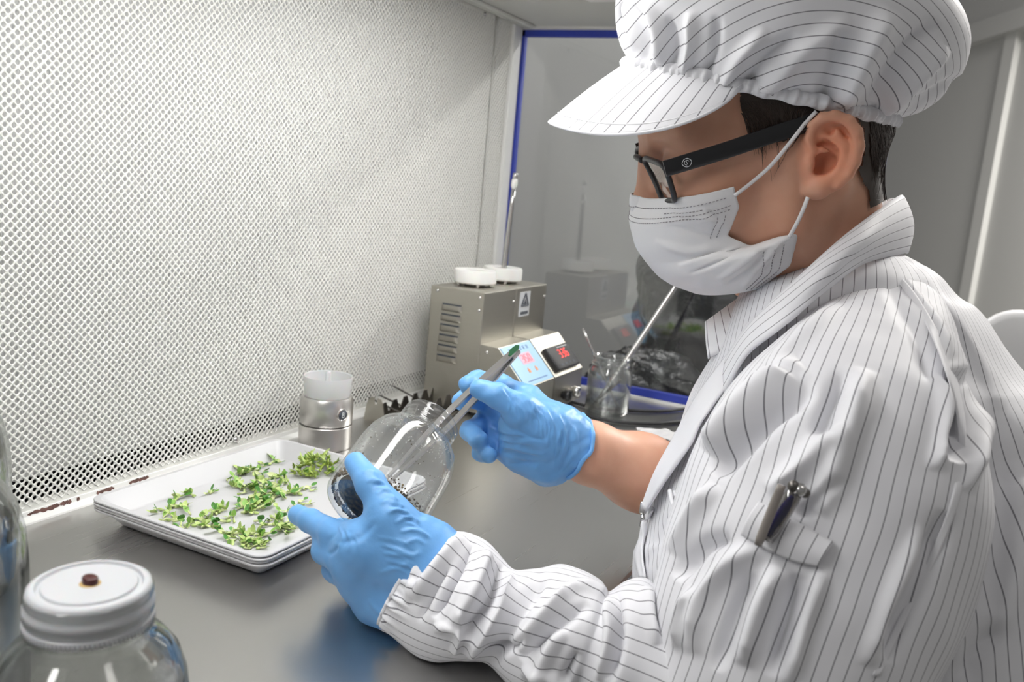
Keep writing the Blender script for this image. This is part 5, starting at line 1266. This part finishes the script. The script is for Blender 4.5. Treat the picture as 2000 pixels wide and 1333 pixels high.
LP = {k: at(*v) for k, v in LH.items()}
def left_build(G):
    k = .012
    G.cone(LP['arm'], LP['w1'], .027, .024, 0); G.cone(LP['arm'], LP['w2'], .026, .024, k)
    G.cone(LP['w1'], LP['w2'], .022, .022, k)
    for m_, w_, r0, r1 in (('idx', 'w1', .021, .0135), ('mid', 'w1', .020, .0135), ('ring', 'w2', .020, .013), ('pin', 'w2', .021, .0125)): G.cone(LP[w_], LP[m_], r0, r1, k)
    G.cone(LP['idx'], LP['pin'], .0125, .012, k)
    G.cone(LP['w1'], LP['tm'], .019, .0135, k); G.cone(LP['tcmc'], LP['idx'], .013, .011, k)
    G.cone(at(758, 1022, .610), at(712, 1052, .616), .0095, .010, .012)                       # web
    G.chain([LP['tm'], LP['ti'], LP['tt']], [.0128, .0100, .0078], .004, .010)
    G.chain(a3([(712, 1064, .613), (648, 1040, .632), (606, 1018, .655), (582, 1006, .670)]), [.0128, .0096, .0086, .0074], .003, .010)
    G.chain(a3([(690, 1100, .618), (634, 1076, .640), (636, 1050, .668), (668, 1030, .700)]), [.0128, .0098, .0088, .0076], .003, .008)
    G.chain(a3([(702, 1138, .626), (655, 1112, .655), (662, 1075, .690), (700, 1040, .715)]), [.0122, .0095, .0085, .0074], .003, .008)
    G.chain(a3([(732, 1176, .634), (694, 1150, .666), (706, 1110, .695), (740, 1075, .712)]), [.0115, .0086, .0076, .0066], .003, .008)
lw = [([(735, 965), (752, 958), (765, 962)], 4, 1.0), ([(742, 985), (762, 975), (780, 982)], 4, 1.0), ([(755, 1003), (780, 995), (800, 1005)], 4, 1.1), ([(770, 1022), (800, 1012), (822, 1028)], 4, 1.1), ([(780, 1040), (812, 1035), (836, 1050)], 4, 1.0), ([(790, 1062), (815, 1055), (832, 1065)], 4, .9), ([(760, 1080), (800, 1085), (825, 1080)], 4, .8), ([(740, 1120), (775, 1110), (800, 1100)], 4, .8),
  ([(708, 925), (722, 918), (735, 926)], 3, .7), ([(715, 943), (730, 936), (742, 945)], 3, .7), ([(640, 1060), (655, 1042), (662, 1022)], 4, -.6), ([(770, 1150), (790, 1165), (800, 1190)], 4, .8), ([(640, 1085), (652, 1078), (660, 1066)], 4, -1.2), ([(655, 1062), (700, 1052), (735, 1020)], 6, -1.0), ([(720, 1170), (735, 1192), (752, 1205)], 5, .8)]
def family(a0, a1, b0, b1, c0, c1, n, wd, ht, seed):
    """n roughly parallel wrinkles, each through three points swept from the first to the last"""
    r_ = np.random.default_rng(seed); out = []
    for i in range(n):
        t_ = i / max(n - 1, 1); j_ = r_.normal(size=(3, 2)) * 2.2
        P_ = [np.array(p) * (1 - t_) + np.array(q) * t_ + j_[k] for k, (p, q) in enumerate(((a0, a1), (b0, b1), (c0, c1)))]
        if r_.random() < .35: P_[2] = P_[1] * .5 + P_[2] * .5
        out.append((P_, wd * r_.uniform(.7, 1.2), ht * r_.uniform(.6, 1.3) * (1 if i % 2 == 0 else -.8)))
    return out
lw += family((722, 940), (800, 1035), (745, 945), (822, 1040), (762, 965), (842, 1052), 15, 2.8, .85, 1) + family((735, 1050), (760, 1110), (780, 1062), (795, 1120), (820, 1075), (806, 1140), 9, 3.0, .6, 2) + family((655, 1030), (690, 1040), (668, 1050), (700, 1065), (660, 1075), (690, 1090), 5, 3, .45, 3)
lgl, _, _ = hand('glove', list(LP.values()) + a3([(582, 1006, .67), (640, 1050, .715), (740, 1075, .715)]), left_build, .0011, 2, lw)
RH = dict(w=(1118, 872, .757), w1=(1085, 845, .750), w2=(1068, 898, .762), tc=(1060, 836, .738), tm=(1018, 800, .726), ti=(972, 774, .722), tt=(936, 760, .724), im=(1030, 785, .768), mm=(1012, 818, .785), rm=(1004, 852, .790), pm=(1010, 888, .785))
RP = {k: at(*v) for k, v in RH.items()}
cuff_dir = nrm(at(1250, 922, .785) - at(1118, 872, .757))
def right_build(G):
    k = .012
    G.cone(at(1140, 880, .762), at(1085, 862, .755), .0285, .0265, 0)
    for m_, w_, r0, r1 in (('im', 'w1', .020, .0125), ('mm', 'w1', .020, .0125), ('rm', 'w2', .020, .012), ('pm', 'w2', .020, .0115)): G.cone(RP[w_], RP[m_], r0, r1, k)
    G.cone(RP['w1'], RP['tc'], .021, .0185, k); G.chain([RP['tc'], RP['tm'], RP['ti'], RP['tt']], [.0180, .0125, .0100, .0084], .004, .012)
    G.cone(at(1010, 830, .745), at(1010, 880, .765), .016, .016, .014); G.cone(RP['im'], RP['tm'], .010, .010, .010)
    G.chain(a3([(1030, 785, .768), (976, 752, .778), (934, 744, .766), (914, 752, .752)]), [.0122, .0098, .0090, .0082], .003, .008)
    G.chain(a3([(1012, 818, .785), (950, 785, .798), (914, 776, .780), (900, 784, .764)]), [.0122, .0098, .0088, .0080], .003, .007)
    G.chain(a3([(1004, 852, .790), (944, 826, .800), (918, 842, .778), (936, 862, .758)]), [.0120, .0094, .0088, .0080], .003, .007)
    G.chain(a3([(1010, 888, .785), (962, 874, .790), (940, 884, .770), (955, 890, .755)]), [.0112, .0088, .0080, .0072], .003, .007)
    G.ell(at(1121, 874, .7585) + cuff_dir * .3, (.3 / KD, .3 / KD, .3 / KD), .001, 'sub')
rw = [([(1085, 850), (1100, 875), (1095, 915)], 4, -.9), ([(1118, 830), (1128, 870), (1108, 915)], 4, .9), ([(1105, 825), (1113, 870), (1095, 920)], 3, -.8), ([(1030, 800), (1050, 820), (1050, 850)], 3, .8), ([(1045, 798), (1065, 822), (1066, 855)], 3, .9), ([(1060, 798), (1080, 825), (1080, 855)], 3, .8), ([(1010, 790), (1024, 808), (1022, 830)], 3, .7), ([(990, 778), (1002, 795), (1000, 812)], 3, .7), ([(962, 830), (975, 850), (978, 880)], 4, -1.2), ([(990, 860), (1020, 880), (1060, 890)], 5, .9), ([(985, 885), (1015, 900), (1050, 908)], 4, -.8), ([(1000, 835), (1035, 855), (1070, 860)], 4, -.8), ([(930, 815), (945, 835), (950, 860)], 4, .8)]
rw += family((978, 758), (1090, 808), (992, 782), (1102, 850), (996, 808), (1100, 900), 21, 2.6, .8, 4) + family((955, 835), (985, 905), (985, 845), (1030, 905), (1020, 850), (1075, 905), 8, 3.0, .7, 5) + family((1096, 828), (1132, 832), (1092, 875), (1124, 880), (1080, 915), (1106, 922), 6, 2.6, .8, 6)
rgl, rV, rQ = hand('glove', list(RP.values()) + a3([(900, 784, .75), (914, 752, .75), (962, 800, .80), (1160, 900, .77)]), right_build, .0011, 6, rw)
# rolled cuff edge
cc_ = at(1120, 873, .758); cx1, cy1, _ = frame_of(cuff_dir)
t_ = np.linspace(0, 2 * PI, 73); r_ = np.random.default_rng(5)
edge = [cc_ + (cx1 * math.cos(a_) + cy1 * math.sin(a_)) * (.0278 * KD + .0008 * math.sin(5 * a_ + 1) + .0006 * math.sin(11 * a_)) + cuff_dir * (.0012 * math.sin(3 * a_) + .0008 * math.sin(7 * a_)) for a_ in t_]
V, Fc = tube(np.array(edge), .0017, 8, caps=False); make('rolled_cuff', V, Fc, MT['glove'], rgl)

# ---------------- jar held in the left hand
jb, jr = at(722, 1003, .646), at(843, 822, .712); jd = nrm(jr - jb); jL = np.linalg.norm(jr - jb)
hj = thing('culture_jar', jb, 'tilted clear glass jar held in the blue-gloved left hand, dark residue in its base', 'jar')
js = jL / .1092
prof = [(a * js * 1.08, b * js) for a, b in jar_profile(1.0)]
V, Fc = lathe(prof, jb, jd, 112); gwall = make('glass_wall', V, Fc, MT['jar_glass'], hj)
r_ = np.random.default_rng(21)
ni, nj = 26, 64; rr_ = np.linspace(.0, .0352 * js, ni); tj = np.linspace(0, 2 * PI, nj, endpoint=False); x_, y_, z_ = frame_of(jd)
up_h = np.where(rr_ > .026 * js, (rr_ - .026 * js) * .55, 0)
Gd = np.array([[jb + jd * (.0041 * js + up_h[i] + .0006 * r_.random()) + (x_ * math.cos(b) + y_ * math.sin(b)) * rr_[i] for b in tj] for i in range(ni)])
Vs = Gd.reshape(-1, 3); med = make('dark_residue', Vs, gridfaces(ni, nj, True), MT['soil'], hj)
# dirt specks and droplets clinging to the inside of the wall
def specks(n, h0, h1, a0, a1, s0, s1, name, m_):
    P_ = []; pi_ = np.array(prof)
    inner = pi_[25:][::-1]
    for _ in range(n):
        h_ = r_.uniform(h0, h1) * js; a_ = r_.uniform(a0, a1); R_ = np.interp(h_, inner[:, 1], inner[:, 0]) - .0003
        s = r_.uniform(s0, s1); c_ = jb + jd * h_ + (x_ * math.cos(a_) + y_ * math.sin(a_)) * R_
        V, Fc = lathe([(0.00001, -s)] + [(s * math.cos(q), s * math.sin(q)) for q in (-.8, 0, .8)] + [(0.00001, s)], c_, jd, 5); P_.append((V, Fc))
    V, Fc = join(*P_); o = make(name, V, Fc, m_, hj); o['kind'] = 'stuff'; return o
specks(700, .0062, .0105, 0, 2 * PI, .0004, .0011, 'residue_rim', MT['soil'])
specks(320, .0095, .0155, 0, 2 * PI, .0003, .0008, 'residue_rim', MT['soil'])
specks(90, .012, .055, 0, 2 * PI, .0002, .0007, 'dirt_specks', MT['soil'])
specks(260, .050, .100, 0, 2 * PI, .0002, .0006, 'water_droplets', MT['frosted'])
# ---------------- long forceps through the jar mouth
fa, fb = at(745, 952, .672), at(1008, 686, .762); fd = nrm(fb - fa); fs0 = nrm(np.cross(fd, CW)); fn0 = np.cross(fs0, fd); ra_ = math.radians(58); fs = fs0 * math.cos(ra_) + fn0 * math.sin(ra_); fn = -fs0 * math.sin(ra_) + fn0 * math.cos(ra_)
fc = thing('forceps', fa, 'long steel forceps reaching from the right glove into the jar', 'forceps')
Lf = np.linalg.norm(fb - fa)
MT['steel_forceps'] = brushed('satin_forceps_steel', (.42, .41, .41), .3, (60, 60, 60))
for sg in (-1, 1):
    tt_ = np.linspace(0, 1, 30); gap = sg * (.0010 + .0042 * np.sin(PI * np.clip(tt_ * 1.0, 0, 1)) ** 1.2 * (1 - tt_ * .35) + .0004)
    wid = np.interp(tt_, [0, .12, .45, .8, 1], [.0010, .0016, .0032, .0042, .0040]); rows = []
    for t0, g_, w_ in zip(tt_, gap, wid):
        c_ = fa + fd * Lf * t0 + fn * g_
        rows.append([c_ + fs * w_ * u_ + fn * .0007 * v_ for u_, v_ in ((-1, -1), (1, -1), (1, 1), (-1, 1))])
    V = np.array(rows).reshape(-1, 3); Fc = gridfaces(30, 4, True).tolist() + [[0, 1, 2, 3], [119, 118, 117, 116]]; make('arm', V, Fc, MT['steel_forceps'], fc, autosmooth=40)
V, Fc = box(fb - fd * .004, (.0088, .0032, .010), .0008, np.stack([fs, fn, fd])); make('joint', V, Fc, MT['steel_forceps'], fc, smooth=False)
ol = [(-.0022, -.006), (.0003, -.0068), (.0026, -.002), (.0019, .0045), (-.0003, .0068), (-.0026, .003)]
V, Fc = prism(ol, .0012, fb - fd * .001 + fs0 * .0018 - CW * .0045, fs0, fd); make('green_mark', V, Fc, mat('dark_green_mark', (.02, .12, .05), .35), fc, smooth=False)
at = at_view
